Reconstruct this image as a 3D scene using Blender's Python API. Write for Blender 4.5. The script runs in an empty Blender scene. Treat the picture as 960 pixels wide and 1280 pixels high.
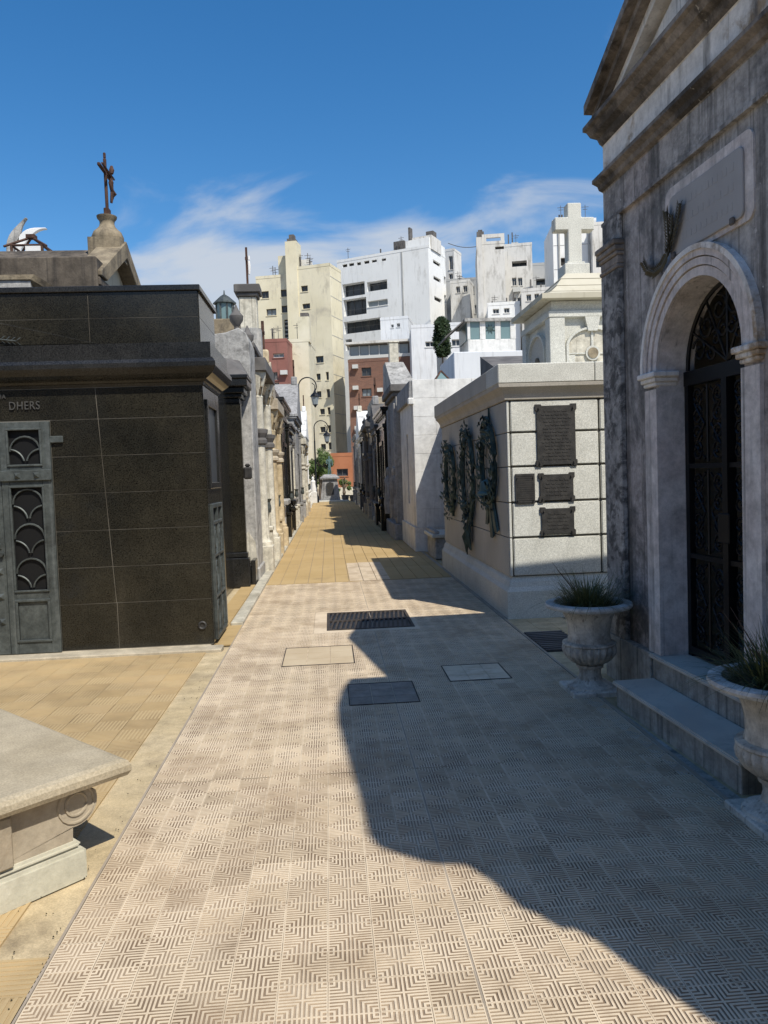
import bpy, bmesh, math, random
from mathutils import Vector, Matrix
random.seed(7)
scn = bpy.context.scene
COL = scn.collection
# ------------------------------------------------------------------ camera, sky, sun, exposure
RAD = math.radians
CH = 1.6
FPX, PW, PH = 961.0, 960.0, 1280.0
YAW, PITCH, ROLL = RAD(-4.0), RAD(-2.8), RAD(-2.0)
CROT = Matrix.Rotation(YAW, 3, 'Z') @ Matrix.Rotation(math.pi/2 + PITCH, 3, 'X') @ Matrix.Rotation(ROLL, 3, 'Z')
cd = bpy.data.cameras.new('camera'); cam = bpy.data.objects.new('camera', cd); COL.objects.link(cam)
cd.sensor_fit = 'HORIZONTAL'; cd.sensor_width = 36; cd.lens = 36*FPX/PW; cd.clip_start = .05; cd.clip_end = 3000
cam.matrix_world = Matrix.Translation((0, 0, CH)) @ CROT.to_4x4()
scn.camera = cam
SUN = Vector((.395, -.645, 1.0)).normalized()
w = bpy.data.worlds.new('World'); scn.world = w; w.use_nodes = True
nt = w.node_tree; nt.nodes.clear()
def N(t, typ, **kw):
    n = t.nodes.new(typ)
    for k, v in kw.items(): setattr(n, k, v)
    return n
sky = N(nt, 'ShaderNodeTexSky', sky_type='NISHITA', sun_disc=False)
sky.sun_elevation = math.asin(SUN.z); sky.sun_rotation = math.atan2(SUN.x, SUN.y)
sky.altitude = 0; sky.air_density = 1.0; sky.dust_density = .6; sky.ozone_density = 2.2
tc = N(nt, 'ShaderNodeTexCoord')
mp = N(nt, 'ShaderNodeMapping'); mp.inputs['Scale'].default_value = (1.55, 1.55, 4.3); mp.inputs['Location'].default_value = (3.9, 2.3, .1)
mp.inputs['Rotation'].default_value = (0, .3, 0)
nz = N(nt, 'ShaderNodeTexNoise'); nz.inputs['Scale'].default_value = 2.3; nz.inputs['Detail'].default_value = 9; nz.inputs['Roughness'].default_value = .53; nz.inputs['Distortion'].default_value = .55
sep = N(nt, 'ShaderNodeSeparateXYZ')
el = N(nt, 'ShaderNodeMapRange'); el.inputs['From Min'].default_value = .02; el.inputs['From Max'].default_value = .44; el.inputs['To Min'].default_value = .26; el.inputs['To Max'].default_value = -.21
ad = N(nt, 'ShaderNodeMath', operation='ADD')
cr = N(nt, 'ShaderNodeMapRange'); cr.interpolation_type = 'SMOOTHSTEP'
cr.inputs['From Min'].default_value = .415; cr.inputs['From Max'].default_value = .63; cr.inputs['To Max'].default_value = .88
mx = N(nt, 'ShaderNodeMix', data_type='RGBA')
mx.inputs['B'].default_value = (7.2, 7.7, 8.4, 1)
bg = N(nt, 'ShaderNodeBackground'); bg.inputs['Strength'].default_value = .086
wo = N(nt, 'ShaderNodeOutputWorld')
L = nt.links.new
L(tc.outputs['Generated'], mp.inputs['Vector']); L(mp.outputs['Vector'], nz.inputs['Vector'])
L(tc.outputs['Generated'], sep.inputs[0]); L(sep.outputs['Z'], el.inputs['Value'])
L(nz.outputs['Fac'], ad.inputs[0]); L(el.outputs['Result'], ad.inputs[1]); L(ad.outputs[0], cr.inputs['Value'])
hs = N(nt, 'ShaderNodeHueSaturation'); hs.inputs['Saturation'].default_value = 1.36; hs.inputs['Value'].default_value = 1.76; L(sky.outputs[0], hs.inputs['Color'])
L(cr.outputs['Result'], mx.inputs['Factor']); L(hs.outputs[0], mx.inputs['A']); L(mx.outputs['Result'], bg.inputs['Color']); L(bg.outputs[0], wo.inputs[0])
sl = bpy.data.lights.new('sun', 'SUN'); sl.energy = 5.0; sl.angle = RAD(.53); sl.color = (1, .95, .86)
so = bpy.data.objects.new('sun', sl); COL.objects.link(so)
so.rotation_euler = (-SUN).to_track_quat('-Z', 'Y').to_euler(); so.location = SUN*60
scn.view_settings.view_transform = 'Standard'; scn.view_settings.look = 'None'
scn.view_settings.exposure = 0.0; scn.view_settings.gamma = 1
scn.render.engine = 'CYCLES'
# ------------------------------------------------------------------ pixel -> place helpers
CP = Vector((0, 0, CH))
def ray(x, y): return CROT @ Vector(((x-PW/2)/FPX, -(y-PH/2)/FPX, -1))
def atz(x, y, z=0):
    d = ray(x, y); return CP + d*((z-CH)/d.z)
def aty(x, y, Y):
    d = ray(x, y); return CP + d*(Y/d.y)
def atx(x, y, X):
    d = ray(x, y); return CP + d*(X/d.x)
# ------------------------------------------------------------------ mesh helpers
class B:
    def __init__(s, xf=None): s.v = []; s.f = []; s.xf = xf
    def p(s, pts):
        i = len(s.v)
        s.v += [Vector(s.xf(*q)) for q in pts] if s.xf else [Vector(q) for q in pts]
        return i
    def face(s, pts):
        i = s.p(pts); s.f.append(tuple(range(i, i+len(pts)))); return s
    def box(s, x0, x1, y0, y1, z0, z1):
        i = s.p([(x0,y0,z0),(x1,y0,z0),(x1,y1,z0),(x0,y1,z0),(x0,y0,z1),(x1,y0,z1),(x1,y1,z1),(x0,y1,z1)])
        s.f += [tuple(i+k for k in q) for q in ((3,2,1,0),(4,5,6,7),(0,1,5,4),(1,2,6,5),(2,3,7,6),(3,0,4,7))]
        return s
    def hexa(s, lo, hi):            # lower and upper quads
        i = s.p(list(lo)+list(hi))
        s.f += [tuple(i+k for k in q) for q in ((3,2,1,0),(4,5,6,7),(0,1,5,4),(1,2,6,5),(2,3,7,6),(3,0,4,7))]
        return s
    def prism(s, poly, ax, a, b):
        n = len(poly)
        mk = {'x': lambda p, t: (t, p[0], p[1]), 'y': lambda p, t: (p[0], t, p[1]), 'z': lambda p, t: (p[0], p[1], t)}[ax]
        i = s.p([mk(p, a) for p in poly] + [mk(p, b) for p in poly])
        s.f.append(tuple(range(i, i+n))); s.f.append(tuple(range(i+2*n-1, i+n-1, -1)))
        for k in range(n): s.f.append((i+k, i+(k+1) % n, i+n+(k+1) % n, i+n+k))
        return s
    def lathe(s, prof, c, n=24, wob=None):
        base = len(s.v)
        for (r, z) in prof:
            s.p([(c[0]+r*(wob(k, z) if wob else 1)*math.cos(2*math.pi*k/n), c[1]+r*(wob(k, z) if wob else 1)*math.sin(2*math.pi*k/n), c[2]+z) for k in range(n)])
        m = len(prof)
        for j in range(m-1):
            for k in range(n):
                s.f.append((base+j*n+k, base+j*n+(k+1) % n, base+(j+1)*n+(k+1) % n, base+(j+1)*n+k))
        s.f.append(tuple(base+k for k in range(n-1, -1, -1))); s.f.append(tuple(base+(m-1)*n+k for k in range(n)))
        return s
    def tube(s, pts, r, n=6):
        pts = [Vector(p) for p in pts]; base = len(s.v); m = len(pts)
        for j, p in enumerate(pts):
            t = (pts[min(j+1, m-1)] - pts[max(j-1, 0)]).normalized()
            a = t.cross(Vector((0, 0, 1)))
            if a.length < .05: a = t.cross(Vector((0, 1, 0)))
            a.normalize(); b = t.cross(a); rr = r[j] if isinstance(r, (list, tuple)) else r
            s.p([tuple(p + a*rr*math.cos(2*math.pi*k/n) + b*rr*math.sin(2*math.pi*k/n)) for k in range(n)])
        for j in range(m-1):
            for k in range(n):
                s.f.append((base+j*n+k, base+j*n+(k+1) % n, base+(j+1)*n+(k+1) % n, base+(j+1)*n+k))
        s.f.append(tuple(base+k for k in range(n))); s.f.append(tuple(base+(m-1)*n+k for k in range(n-1, -1, -1)))
        return s
    def mesh(s, name, M=None, bev=0, seg=1, recalc=True):
        me = bpy.data.meshes.new(name)
        vs = [M @ q for q in s.v] if M else s.v
        me.from_pydata([tuple(q) for q in vs], [], s.f)
        if recalc or bev:
            bm = bmesh.new(); bm.from_mesh(me)
            if recalc: bmesh.ops.recalc_face_normals(bm, faces=bm.faces)
            if bev:
                es = [e for e in bm.edges if len(e.link_faces) == 2 and e.calc_face_angle(0) > .5]
                bmesh.ops.bevel(bm, geom=es, offset=bev, segments=seg, affect='EDGES', clamp_overlap=True)
            bm.to_mesh(me); bm.free()
        return me
WM = {}
def tag(o, label=None, cat=None, group=None, kind=None):
    if label: o['label'] = label
    if cat: o['category'] = cat
    if group: o['group'] = group
    if kind: o['kind'] = kind
    return o
def thing(name, label, cat, loc=(0, 0, 0), rz=0, group=None, kind=None):
    o = bpy.data.objects.new(name, None); o.empty_display_size = .1; COL.objects.link(o)
    o.location = loc; o.rotation_euler = (0, 0, rz)
    WM[o.name] = Matrix.Translation(loc) @ Matrix.Rotation(rz, 4, 'Z')
    return tag(o, label, cat, group, kind)
def part(name, b, m, parent=None, bev=0, seg=1, smooth=False, recalc=True, label=None, kind=None):
    M = WM[parent.name].inverted() if parent else None
    me = b.mesh(name, M, bev, seg, recalc)
    me.materials.append(m)
    if smooth:
        me.polygons.foreach_set('use_smooth', [True]*len(me.polygons))
        try: me.set_sharp_from_angle(angle=RAD(38))
        except Exception: pass
    o = bpy.data.objects.new(name, me); COL.objects.link(o)
    if parent: o.parent = parent; WM[o.name] = WM[parent.name].copy()
    else: WM[o.name] = Matrix.Identity(4)
    if label: o['label'] = label
    if kind: o['kind'] = kind
    return o
def inst(name, me, parent, loc, rz=0, kind=None):   # shared-mesh piece, world loc, parents have no rotation
    o = bpy.data.objects.new(name, me); COL.objects.link(o); o.parent = parent
    Mi = WM[parent.name].inverted(); o.matrix_basis = Mi @ Matrix.Translation(loc) @ Matrix.Rotation(rz, 4, 'Z')
    if kind: o['kind'] = kind
    return o
# ------------------------------------------------------------------ materials
def newmat(name):
    m = bpy.data.materials.new(name); m.use_nodes = True
    return m, m.node_tree, m.node_tree.nodes['Principled BSDF']
def c4(c): return (c[0], c[1], c[2], 1)
def noise(t, vec, scale, detail=4, rough=.55, dist=0):
    n = N(t, 'ShaderNodeTexNoise'); n.inputs['Scale'].default_value = scale; n.inputs['Detail'].default_value = detail
    n.inputs['Roughness'].default_value = rough; n.inputs['Distortion'].default_value = dist
    t.links.new(vec, n.inputs['Vector']); return n.outputs['Fac']
def rng(t, v, a, b, c=0, d=1, smooth=True):
    n = N(t, 'ShaderNodeMapRange')
    if smooth: n.interpolation_type = 'SMOOTHSTEP'
    for k, x in zip(('From Min', 'From Max', 'To Min', 'To Max'), (a, b, c, d)): n.inputs[k].default_value = x
    t.links.new(v, n.inputs['Value']); return n.outputs['Result']
def mixc(t, f, a, b, mode='MIX'):
    n = N(t, 'ShaderNodeMix', data_type='RGBA', blend_type=mode)
    for s, v in (('Factor', f), ('A', a), ('B', b)):
        if isinstance(v, (tuple, float, int)): n.inputs[s].default_value = c4(v) if isinstance(v, tuple) else v
        else: t.links.new(v, n.inputs[s])
    return n.outputs['Result']
def scaled(t, vec, s):
    n = N(t, 'ShaderNodeMapping'); n.inputs['Scale'].default_value = s; t.links.new(vec, n.inputs['Vector']); return n.outputs['Vector']
def stone(name, c1, c2, scale=2.5, rough=.85, bump=.25, bscale=45, speck=0, sscale=160, streak=None, sa=.5, sb=.72, sw=5, dirt=None, da=.55, db=.75, dscale=1.3, spec=.3, metal=0, bdist=.01, tint=None, fleck=None, grime=0, gscale=14, fine=None):
    m, t, p = newmat(name)
    g = N(t, 'ShaderNodeNewGeometry').outputs['Position']
    col = mixc(t, rng(t, noise(t, g, scale, 6), .32, .68), c1, c2)
    if tint: col = mixc(t, rng(t, noise(t, g, .45, 3), .4, .65, 0, .8), col, tint)
    if dirt: col = mixc(t, rng(t, noise(t, g, dscale, 8, .68, .4), da, db, 0, .9), col, dirt)
    if streak:
        v = scaled(t, g, (sw, sw, .35))
        col = mixc(t, rng(t, noise(t, v, 1.0, 8, .66), sa, sb, 0, .92), col, streak)
    if fine:
        v2 = scaled(t, g, (fine[1], fine[1], .22)); col = mixc(t, rng(t, noise(t, v2, 1.0, 9, .72), fine[2], fine[3], 0, .8), col, fine[0])
    if grime:
        f = rng(t, noise(t, g, gscale, 9, .78), .34, .66, 1-grime, 1+grime*.55, False); q = N(t, 'ShaderNodeCombineXYZ'); [t.links.new(f, q.inputs[i]) for i in range(3)]
        col = mixc(t, 1.0, col, q.outputs[0], 'MULTIPLY')
    if fleck: col = mixc(t, rng(t, noise(t, scaled(t, g, (1, 1, .55)), 17, 5, .7), .66, .70, 0, .85), col, fleck)
    if speck:
        f = rng(t, noise(t, g, sscale, 2, .7), .36, .64, 1-speck, 1+speck, False)
        q = N(t, 'ShaderNodeCombineXYZ'); [t.links.new(f, q.inputs[i]) for i in range(3)]
        col = mixc(t, 1.0, col, q.outputs[0], 'MULTIPLY')
    t.links.new(col, p.inputs['Base Color'])
    p.inputs['Roughness'].default_value = rough; p.inputs['Metallic'].default_value = metal
    p.inputs['Specular IOR Level'].default_value = spec
    if bump:
        bn = N(t, 'ShaderNodeBump'); bn.inputs['Strength'].default_value = bump; bn.inputs['Distance'].default_value = bdist
        t.links.new(noise(t, g, bscale, 6, .65), bn.inputs['Height']); t.links.new(bn.outputs[0], p.inputs['Normal'])
    return m
def flat(name, c, rough=.6, metal=0, spec=.4):
    m, t, p = newmat(name); p.inputs['Base Color'].default_value = c4(c); p.inputs['Roughness'].default_value = rough
    p.inputs['Metallic'].default_value = metal; p.inputs['Specular IOR Level'].default_value = spec; return m
def tilemat(name, ridge, ridge2, groove, pitch, ox, oy, z0, z1, stain, rough=.8):
    m, t, p = newmat(name)
    g = N(t, 'ShaderNodeNewGeometry').outputs['Position']
    mpn = N(t, 'ShaderNodeMapping'); mpn.inputs['Scale'].default_value = (1/pitch, 1/pitch, 0)
    mpn.inputs['Location'].default_value = (-ox/pitch, -oy/pitch, 0); t.links.new(g, mpn.inputs['Vector'])
    fl = N(t, 'ShaderNodeVectorMath', operation='FLOOR'); t.links.new(mpn.outputs[0], fl.inputs[0])
    wn = N(t, 'ShaderNodeTexWhiteNoise', noise_dimensions='2D'); t.links.new(fl.outputs[0], wn.inputs['Vector'])
    big = rng(t, noise(t, g, .9, 6, .62), .34, .68)
    col = mixc(t, rng(t, wn.outputs['Value'], 0, 1, 0, 1, False), ridge, ridge2)
    col = mixc(t, rng(t, wn.outputs['Value'], .78, 1, 0, .5, False), col, stain)
    col = mixc(t, rng(t, noise(t, g, 1.9, 8, .72, .3), .45, .68, 0, .78), col, stain)
    col = mixc(t, rng(t, noise(t, g, 26, 4, .7), .5, .8, 0, .3), col, groove)
    sz = N(t, 'ShaderNodeSeparateXYZ'); t.links.new(g, sz.inputs[0])
    fac = rng(t, sz.outputs['Z'], z1-.0005, z0+.0005, 0, 1, False)
    gg = mixc(t, big, tuple(q*.85 for q in groove), tuple(q*1.6 for q in groove))
    ff = N(t, 'ShaderNodeMath', operation='MULTIPLY'); t.links.new(fac, ff.inputs[0]); t.links.new(rng(t, noise(t, g, 5, 5), .3, .7, .6, 1), ff.inputs[1])
    col = mixc(t, ff.outputs[0], col, gg)
    t.links.new(col, p.inputs['Base Color']); p.inputs['Roughness'].default_value = rough; p.inputs['Specular IOR Level'].default_value = .25
    bn = N(t, 'ShaderNodeBump'); bn.inputs['Strength'].default_value = .25; bn.inputs['Distance'].default_value = .004
    t.links.new(noise(t, g, 130, 4), bn.inputs['Height']); t.links.new(bn.outputs[0], p.inputs['Normal'])
    return m
TP = .1544                                     # pitch of the cream ridged tiles
M = {}
M['tile'] = tilemat('cream_ridged_tile', (.60, .49, .345), (.72, .60, .44), (.185, .13, .085), TP, -.99, .5, .0105, .0135, (.42, .325, .22))
M['ytile'] = tilemat('ochre_tile', (.455, .34, .18), (.51, .385, .21), (.33, .24, .125), .2, -1.0, 1.0, .0105, .0135, (.39, .29, .165))
M['ytile2'] = stone('ochre_alley_tile', (.40, .28, .125), (.46, .33, .16), .8, dirt=(.30, .215, .11), bump=.2, bscale=70)
M['mortar'] = stone('mortar_bed', (.30, .25, .19), (.38, .32, .25), 3)
M['dirt'] = stone('packed_ground', (.24, .19, .13), (.30, .25, .18), .6, dirt=(.15, .12, .09))
M['cement'] = stone('worn_cement', (.42, .36, .26), (.48, .42, .31), 2.2, grime=.3, gscale=7, dirt=(.30, .25, .17), speck=.12)
M['kerb'] = stone('kerb_stone', (.42, .39, .31), (.52, .485, .39), 2, grime=.35, gscale=9, speck=.1, dirt=(.26, .23, .17))
M['blk'] = stone('black_granite', (.0155, .0148, .0115), (.027, .024, .0165), 1.1, rough=.17, bump=.03, bscale=8, speck=.55, sscale=85, grime=.3, gscale=5, streak=(.06, .052, .038), sa=.57, sb=.9, sw=1.8, spec=.4, dirt=(.018, .0185, .0175))
M['blkjoint'] = stone('pale_joint', (.20, .18, .145), (.07, .06, .045), 1.6, bump=0)
M['blk2'] = stone('dark_granite_trim', (.015, .0155, .015), (.026, .0255, .024), 2, rough=.2, speck=.5, sscale=85, bump=.03, bscale=8, spec=.4, grime=.3, gscale=5, fine=((.038, .038, .036), 9, .56, .75))
M['brz'] = stone('green_bronze', (.075, .085, .08), (.115, .128, .12), 5, rough=.5, metal=.35, bump=.15, dirt=(.045, .045, .04), streak=(.18, .195, .185), sa=.56, sb=.8, sw=14, grime=.4, gscale=18)
M['brz2'] = stone('verdigris_bronze', (.035, .055, .05), (.075, .115, .10), 9, rough=.6, metal=.3, bump=.3, dirt=(.03, .035, .03), dscale=4)
M['plq'] = stone('dark_bronze_plaque', (.045, .043, .04), (.07, .066, .06), 14, rough=.5, metal=.35, bump=.5, bscale=90, bdist=.004)
M['gra'] = stone('pale_granite', (.53, .52, .455), (.61, .60, .53), 4, rough=.8, speck=.2, sscale=95, bump=.12, bscale=120, dirt=(.36, .34, .28), da=.62, db=.85)
M['graj'] = stone('granite_joint', (.09, .085, .075), (.13, .12, .10), 3, bump=0)
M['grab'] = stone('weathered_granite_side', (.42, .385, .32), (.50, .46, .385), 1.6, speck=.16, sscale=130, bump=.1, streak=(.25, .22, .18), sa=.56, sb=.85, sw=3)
M['mau'] = stone('stained_stucco', (.37, .355, .335), (.50, .48, .455), 3.2, bump=.7, bscale=22, dirt=(.13, .128, .122), da=.47, db=.62, dscale=1.3, streak=(.08, .078, .074), sa=.49, sb=.69, sw=7, tint=(.50, .435, .41), fleck=(.62, .61, .59), grime=.45, gscale=11, fine=((.10, .098, .092), 19, .52, .70))
M['maud'] = stone('lichen_pilaster', (.29, .28, .265), (.45, .435, .41), 4, bump=.7, bscale=34, dirt=(.085, .083, .08), da=.45, db=.6, dscale=9, grime=.4, gscale=22, streak=(.085, .083, .08), sa=.46, sb=.68, sw=12)
M['maul'] = stone('pinkish_stucco', (.64, .575, .54), (.74, .70, .66), 2.6, bump=.5, bscale=24, dirt=(.36, .35, .335), da=.52, db=.70, dscale=1.4, streak=(.23, .22, .205), sa=.53, sb=.74, sw=7, fleck=(.64, .61, .58), grime=.34, gscale=9, fine=((.16, .155, .145), 24, .54, .72))
M['mauf'] = stone('pale_frieze_stucco', (.76, .74, .70), (.82, .80, .76), 1.8, bump=.4, bscale=28, dirt=(.33, .225, .12), da=.53, db=.66, dscale=1.7, streak=(.09, .085, .08), sa=.54, sb=.70, sw=5, grime=.3, gscale=8, fine=((.14, .13, .115), 20, .56, .74))
M['mauc'] = stone('soot_cornice', (.19, .165, .14), (.30, .265, .23), 2.6, bump=.6, bscale=26, dirt=(.05, .045, .04), da=.45, db=.64, dscale=2.2, grime=.5, gscale=12, fleck=(.42, .39, .33))
M['marb'] = stone('grey_marble_step', (.50, .46, .395), (.60, .56, .48), 3, rough=.55, bump=.05, dirt=(.28, .28, .255), dscale=3)
M['stepf'] = stone('stained_step_riser', (.34, .325, .285), (.43, .41, .365), 2.5, streak=(.12, .12, .11), sa=.48, sb=.75, sw=8, bump=.35, grime=.4, gscale=10, fine=((.10, .098, .09), 22, .5, .68))
M['tab'] = stone('grey_tablet', (.36, .355, .35), (.42, .415, .41), 2.5, bump=.15, bscale=80, dirt=(.30, .295, .29))
M['iron'] = flat('black_iron', (.012, .013, .015), .45, .5)
M['dark'] = flat('dark_interior', (.03, .028, .025), .9)
M['int'] = stone('dim_plaster', (.46, .42, .34), (.55, .50, .42), 2)
M['ocem'] = stone('ochre_cement', (.47, .37, .215), (.54, .435, .27), 2.4, grime=.3, gscale=5, dirt=(.30, .235, .145), speck=.1, da=.5, db=.7)
M['cover'] = stone('worn_cover_tile', (.47, .37, .24), (.53, .43, .29), 2.5, dirt=(.38, .29, .18), bump=.3, bscale=60)
M['lspray'] = stone('brown_bronze', (.07, .06, .035), (.12, .10, .06), 14, rough=.6, metal=.3)
M['wframe'] = flat('dark_window_frame', (.10, .095, .09), .5)
M['urn'] = stone('cement_urn', (.56, .52, .445), (.66, .62, .54), 4, bump=.45, bscale=50, grime=.35, gscale=16, fine=((.17, .155, .13), 30, .52, .68), dirt=(.22, .20, .17), da=.5, db=.72, dscale=3, streak=(.20, .18, .155), sa=.55, sb=.78, sw=10)
M['urnr'] = stone('pale_urn_rim', (.54, .54, .51), (.64, .64, .61), 5, bump=.2, dirt=(.24, .24, .225), da=.48, dscale=9, grime=.3, gscale=20)
M['drain'] = stone('drain_iron', (.05, .042, .036), (.085, .07, .058), 14, rough=.7, metal=.3, bump=.3)
M['soil'] = stone('potting_soil', (.06, .045, .03), (.09, .07, .05), 12)
M['bench'] = stone('bench_aggregate', (.37, .31, .21), (.44, .375, .265), 2.5, speck=.15, sscale=110, bump=.25, bscale=110, dirt=(.29, .245, .17), grime=.16, gscale=7)
M['benchl'] = stone('bench_leg', (.33, .275, .20), (.40, .34, .25), 3, grime=.25, gscale=9, bump=.25, bscale=50, dirt=(.26, .20, .13))
M['benchb'] = stone('bench_base', (.50, .475, .37), (.58, .55, .44), 3, bump=.3, grime=.2, gscale=9, dirt=(.40, .34, .24), da=.56)
M['brown'] = stone('brown_stained_tomb', (.105, .086, .065), (.18, .15, .115), 1.6, grime=.45, gscale=7, fine=((.05, .043, .036), 12, .5, .66), bump=.4, streak=(.04, .034, .028), sa=.46, sb=.72, sw=4, dirt=(.05, .044, .037))
M['ochst'] = stone('ochre_stained_stone', (.22, .175, .115), (.31, .255, .17), 1.8, bump=.5, grime=.45, gscale=9, streak=(.075, .062, .048), sa=.46, sb=.7, sw=5, dirt=(.12, .10, .075), dscale=3)
M['tymp'] = stone('pale_tympanum', (.48, .44, .33), (.55, .51, .40), 2, streak=(.30, .26, .18))
M['rust'] = stone('rusted_iron', (.06, .032, .023), (.11, .06, .042), 12, rough=.75, metal=.3, bump=.4)
M['white'] = stone('chalky_white', (.70, .69, .66), (.78, .77, .74), 2, streak=(.46, .44, .40), sa=.55, sb=.85)
M['whw'] = stone('weathered_white_wall', grime=.2, gscale=6, fine=((.42, .41, .385), 10, .54, .72), c1=(.66, .645, .60), c2=(.76, .745, .70), scale=1.4, bump=.25, bscale=25, streak=(.33, .32, .30), sa=.5, sb=.76, sw=3, dirt=(.40, .39, .37), da=.5, db=.75)
M['conc'] = stone('rough_concrete', (.36, .35, .325), (.45, .435, .40), 1.8, bump=.8, bscale=16, grime=.45, gscale=9, fleck=(.10, .098, .09), fine=((.19, .18, .165), 14, .53, .7), dirt=(.16, .155, .145), da=.5, db=.68, dscale=3, streak=(.24, .23, .21), sa=.52)
M['ivory'] = stone('ivory_stone', (.56, .52, .42), (.66, .62, .51), 2.4, bump=.5, grime=.4, gscale=8, fine=((.24, .215, .165), 16, .52, .68), streak=(.25, .22, .17), sa=.53, sb=.74, sw=7, dirt=(.40, .36, .28))
M['ochre'] = stone('ochre_stucco', (.50, .395, .235), (.58, .475, .31), 2, bump=.4, grime=.35, gscale=8, fine=((.27, .21, .13), 14, .54, .7), streak=(.34, .24, .13), sa=.55)
M['grey'] = stone('grey_stucco_tomb', (.27, .265, .255), (.36, .35, .335), 1.6, grime=.4, gscale=8, fine=((.13, .125, .118), 14, .52, .68), bump=.4, streak=(.12, .115, .11), sa=.5, sb=.74, sw=5)
M['lead'] = stone('dark_stone_trim', (.09, .085, .08), (.15, .14, .13), 3, bump=.3)
M['beige'] = stone('beige_stone', (.44, .37, .27), (.52, .45, .34), 2, grime=.35, gscale=8, streak=(.24, .20, .15))
M['cgl'] = flat('coloured_glass', (.16, .24, .24), .25, 0, .5)
M['glass'] = flat('window_glass', (.035, .042, .05), .12, 0, .5)
M['dglass'] = flat('dark_door_glass', (.012, .012, .012), .45, 0, .2)
M['glass2'] = flat('pale_blind_glass', (.23, .26, .27), .25, 0, .5)
M['frame'] = flat('white_window_frame', (.62, .61, .58), .6)
M['bA'] = stone('cream_tower_render', (.68, .62, .44), (.76, .70, .52), .25, bump=0, streak=(.42, .38, .29), sa=.52, sb=.78, sw=.8, dirt=(.50, .455, .35), da=.5, db=.75, dscale=.3, fine=((.44, .40, .31), 2.5, .55, .75))
M['bB'] = stone('white_modern_render', (.80, .80, .77), (.84, .84, .81), .2, bump=0, streak=(.52, .51, .47), sa=.52, sb=.78, sw=1.1, fine=((.55, .54, .50), 3, .54, .75))
M['bW'] = stone('weathered_city_white', (.62, .60, .55), (.70, .68, .63), .3, bump=0, streak=(.33, .31, .27), sa=.5, sb=.72, sw=1.0, dirt=(.40, .375, .325), dscale=.5, fine=((.28, .265, .235), 3, .52, .7))
M['bG'] = stone('grey_city_render', (.36, .36, .345), (.44, .44, .42), .3, bump=0, streak=(.24, .235, .22), sw=.5)
M['bR'] = stone('rough_cream_party_wall', (.62, .58, .43), (.72, .68, .53), .5, bump=0, dirt=(.34, .31, .23), da=.6, db=.75, dscale=.6, streak=(.42, .38, .28), sa=.55, sb=.8, sw=.8)
M['red'] = stone('red_city_wall', (.23, .10, .08), (.29, .13, .105), .4, bump=0, dirt=(.16, .075, .06), fine=((.15, .08, .065), 3, .52, .7))
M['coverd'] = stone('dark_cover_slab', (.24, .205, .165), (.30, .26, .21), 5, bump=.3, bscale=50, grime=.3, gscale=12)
M['sglass'] = flat('dim_side_glass', (.07, .075, .08), .3, 0, .4)
M['bluew'] = stone('bluish_white_wall', (.64, .66, .675), (.72, .735, .745), .5, bump=0, streak=(.48, .485, .49), fine=((.46, .46, .45), 3, .53, .72))
M['vent'] = flat('louvre_metal', (.05, .055, .06), .5, .4)
M['ac'] = flat('air_conditioner_casing', (.55, .55, .52), .6)
def brickmat():
    m, t, p = newmat('city_brick'); g = N(t, 'ShaderNodeNewGeometry').outputs['Position']
    br = N(t, 'ShaderNodeTexBrick'); br.inputs['Scale'].default_value = 1; br.inputs['Brick Width'].default_value = .5; br.inputs['Row Height'].default_value = .16; br.inputs['Mortar Size'].default_value = .012
    br.inputs['Color1'].default_value = (.235, .115, .075, 1); br.inputs['Color2'].default_value = (.17, .085, .06, 1); br.inputs['Mortar'].default_value = (.20, .15, .12, 1)
    s = N(t, 'ShaderNodeSeparateXYZ'); t.links.new(g, s.inputs[0]); c = N(t, 'ShaderNodeCombineXYZ'); t.links.new(s.outputs['X'], c.inputs[0]); t.links.new(s.outputs['Z'], c.inputs[1])
    t.links.new(c.outputs[0], br.inputs['Vector'])
    col = mixc(t, rng(t, noise(t, g, .3, 5), .42, .7, 0, .6), br.outputs['Color'], (.16, .085, .06))
    t.links.new(col, p.inputs['Base Color']); p.inputs['Roughness'].default_value = .9; return m
M['brick'] = brickmat()
M['brick2'] = stone('orange_city_brick', (.34, .13, .06), (.40, .165, .08), .5, bump=0, dirt=(.26, .10, .05))
def leafmat(name, a, b, sc=6, trans=.15):
    m, t, p = newmat(name); g = N(t, 'ShaderNodeNewGeometry')
    col = mixc(t, rng(t, noise(t, g.outputs['Position'], sc, 3), .3, .7), a, b)
    t.links.new(col, p.inputs['Base Color']); p.inputs['Roughness'].default_value = .55
    tr = N(t, 'ShaderNodeBsdfTranslucent'); t.links.new(col, tr.inputs['Color'])
    ms = N(t, 'ShaderNodeMixShader'); ms.inputs[0].default_value = trans
    t.links.new(p.outputs[0], ms.inputs[1]); t.links.new(tr.outputs[0], ms.inputs[2]); t.links.new(ms.outputs[0], t.nodes['Material Output'].inputs['Surface'])
    return m
M['leaf'] = leafmat('tree_leaf', (.06, .10, .02), (.12, .17, .04), 2)
M['cyp'] = leafmat('cypress_leaf', (.018, .038, .012), (.035, .06, .02), 1.5, .05)
M['blade'] = leafmat('grass_blade', (.07, .10, .035), (.14, .15, .06), 25)
M['stalk'] = flat('dry_stalk', (.09, .06, .045), .8)
M['bark'] = stone('bark', (.09, .07, .05), (.14, .11, .08), 6)
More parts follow.
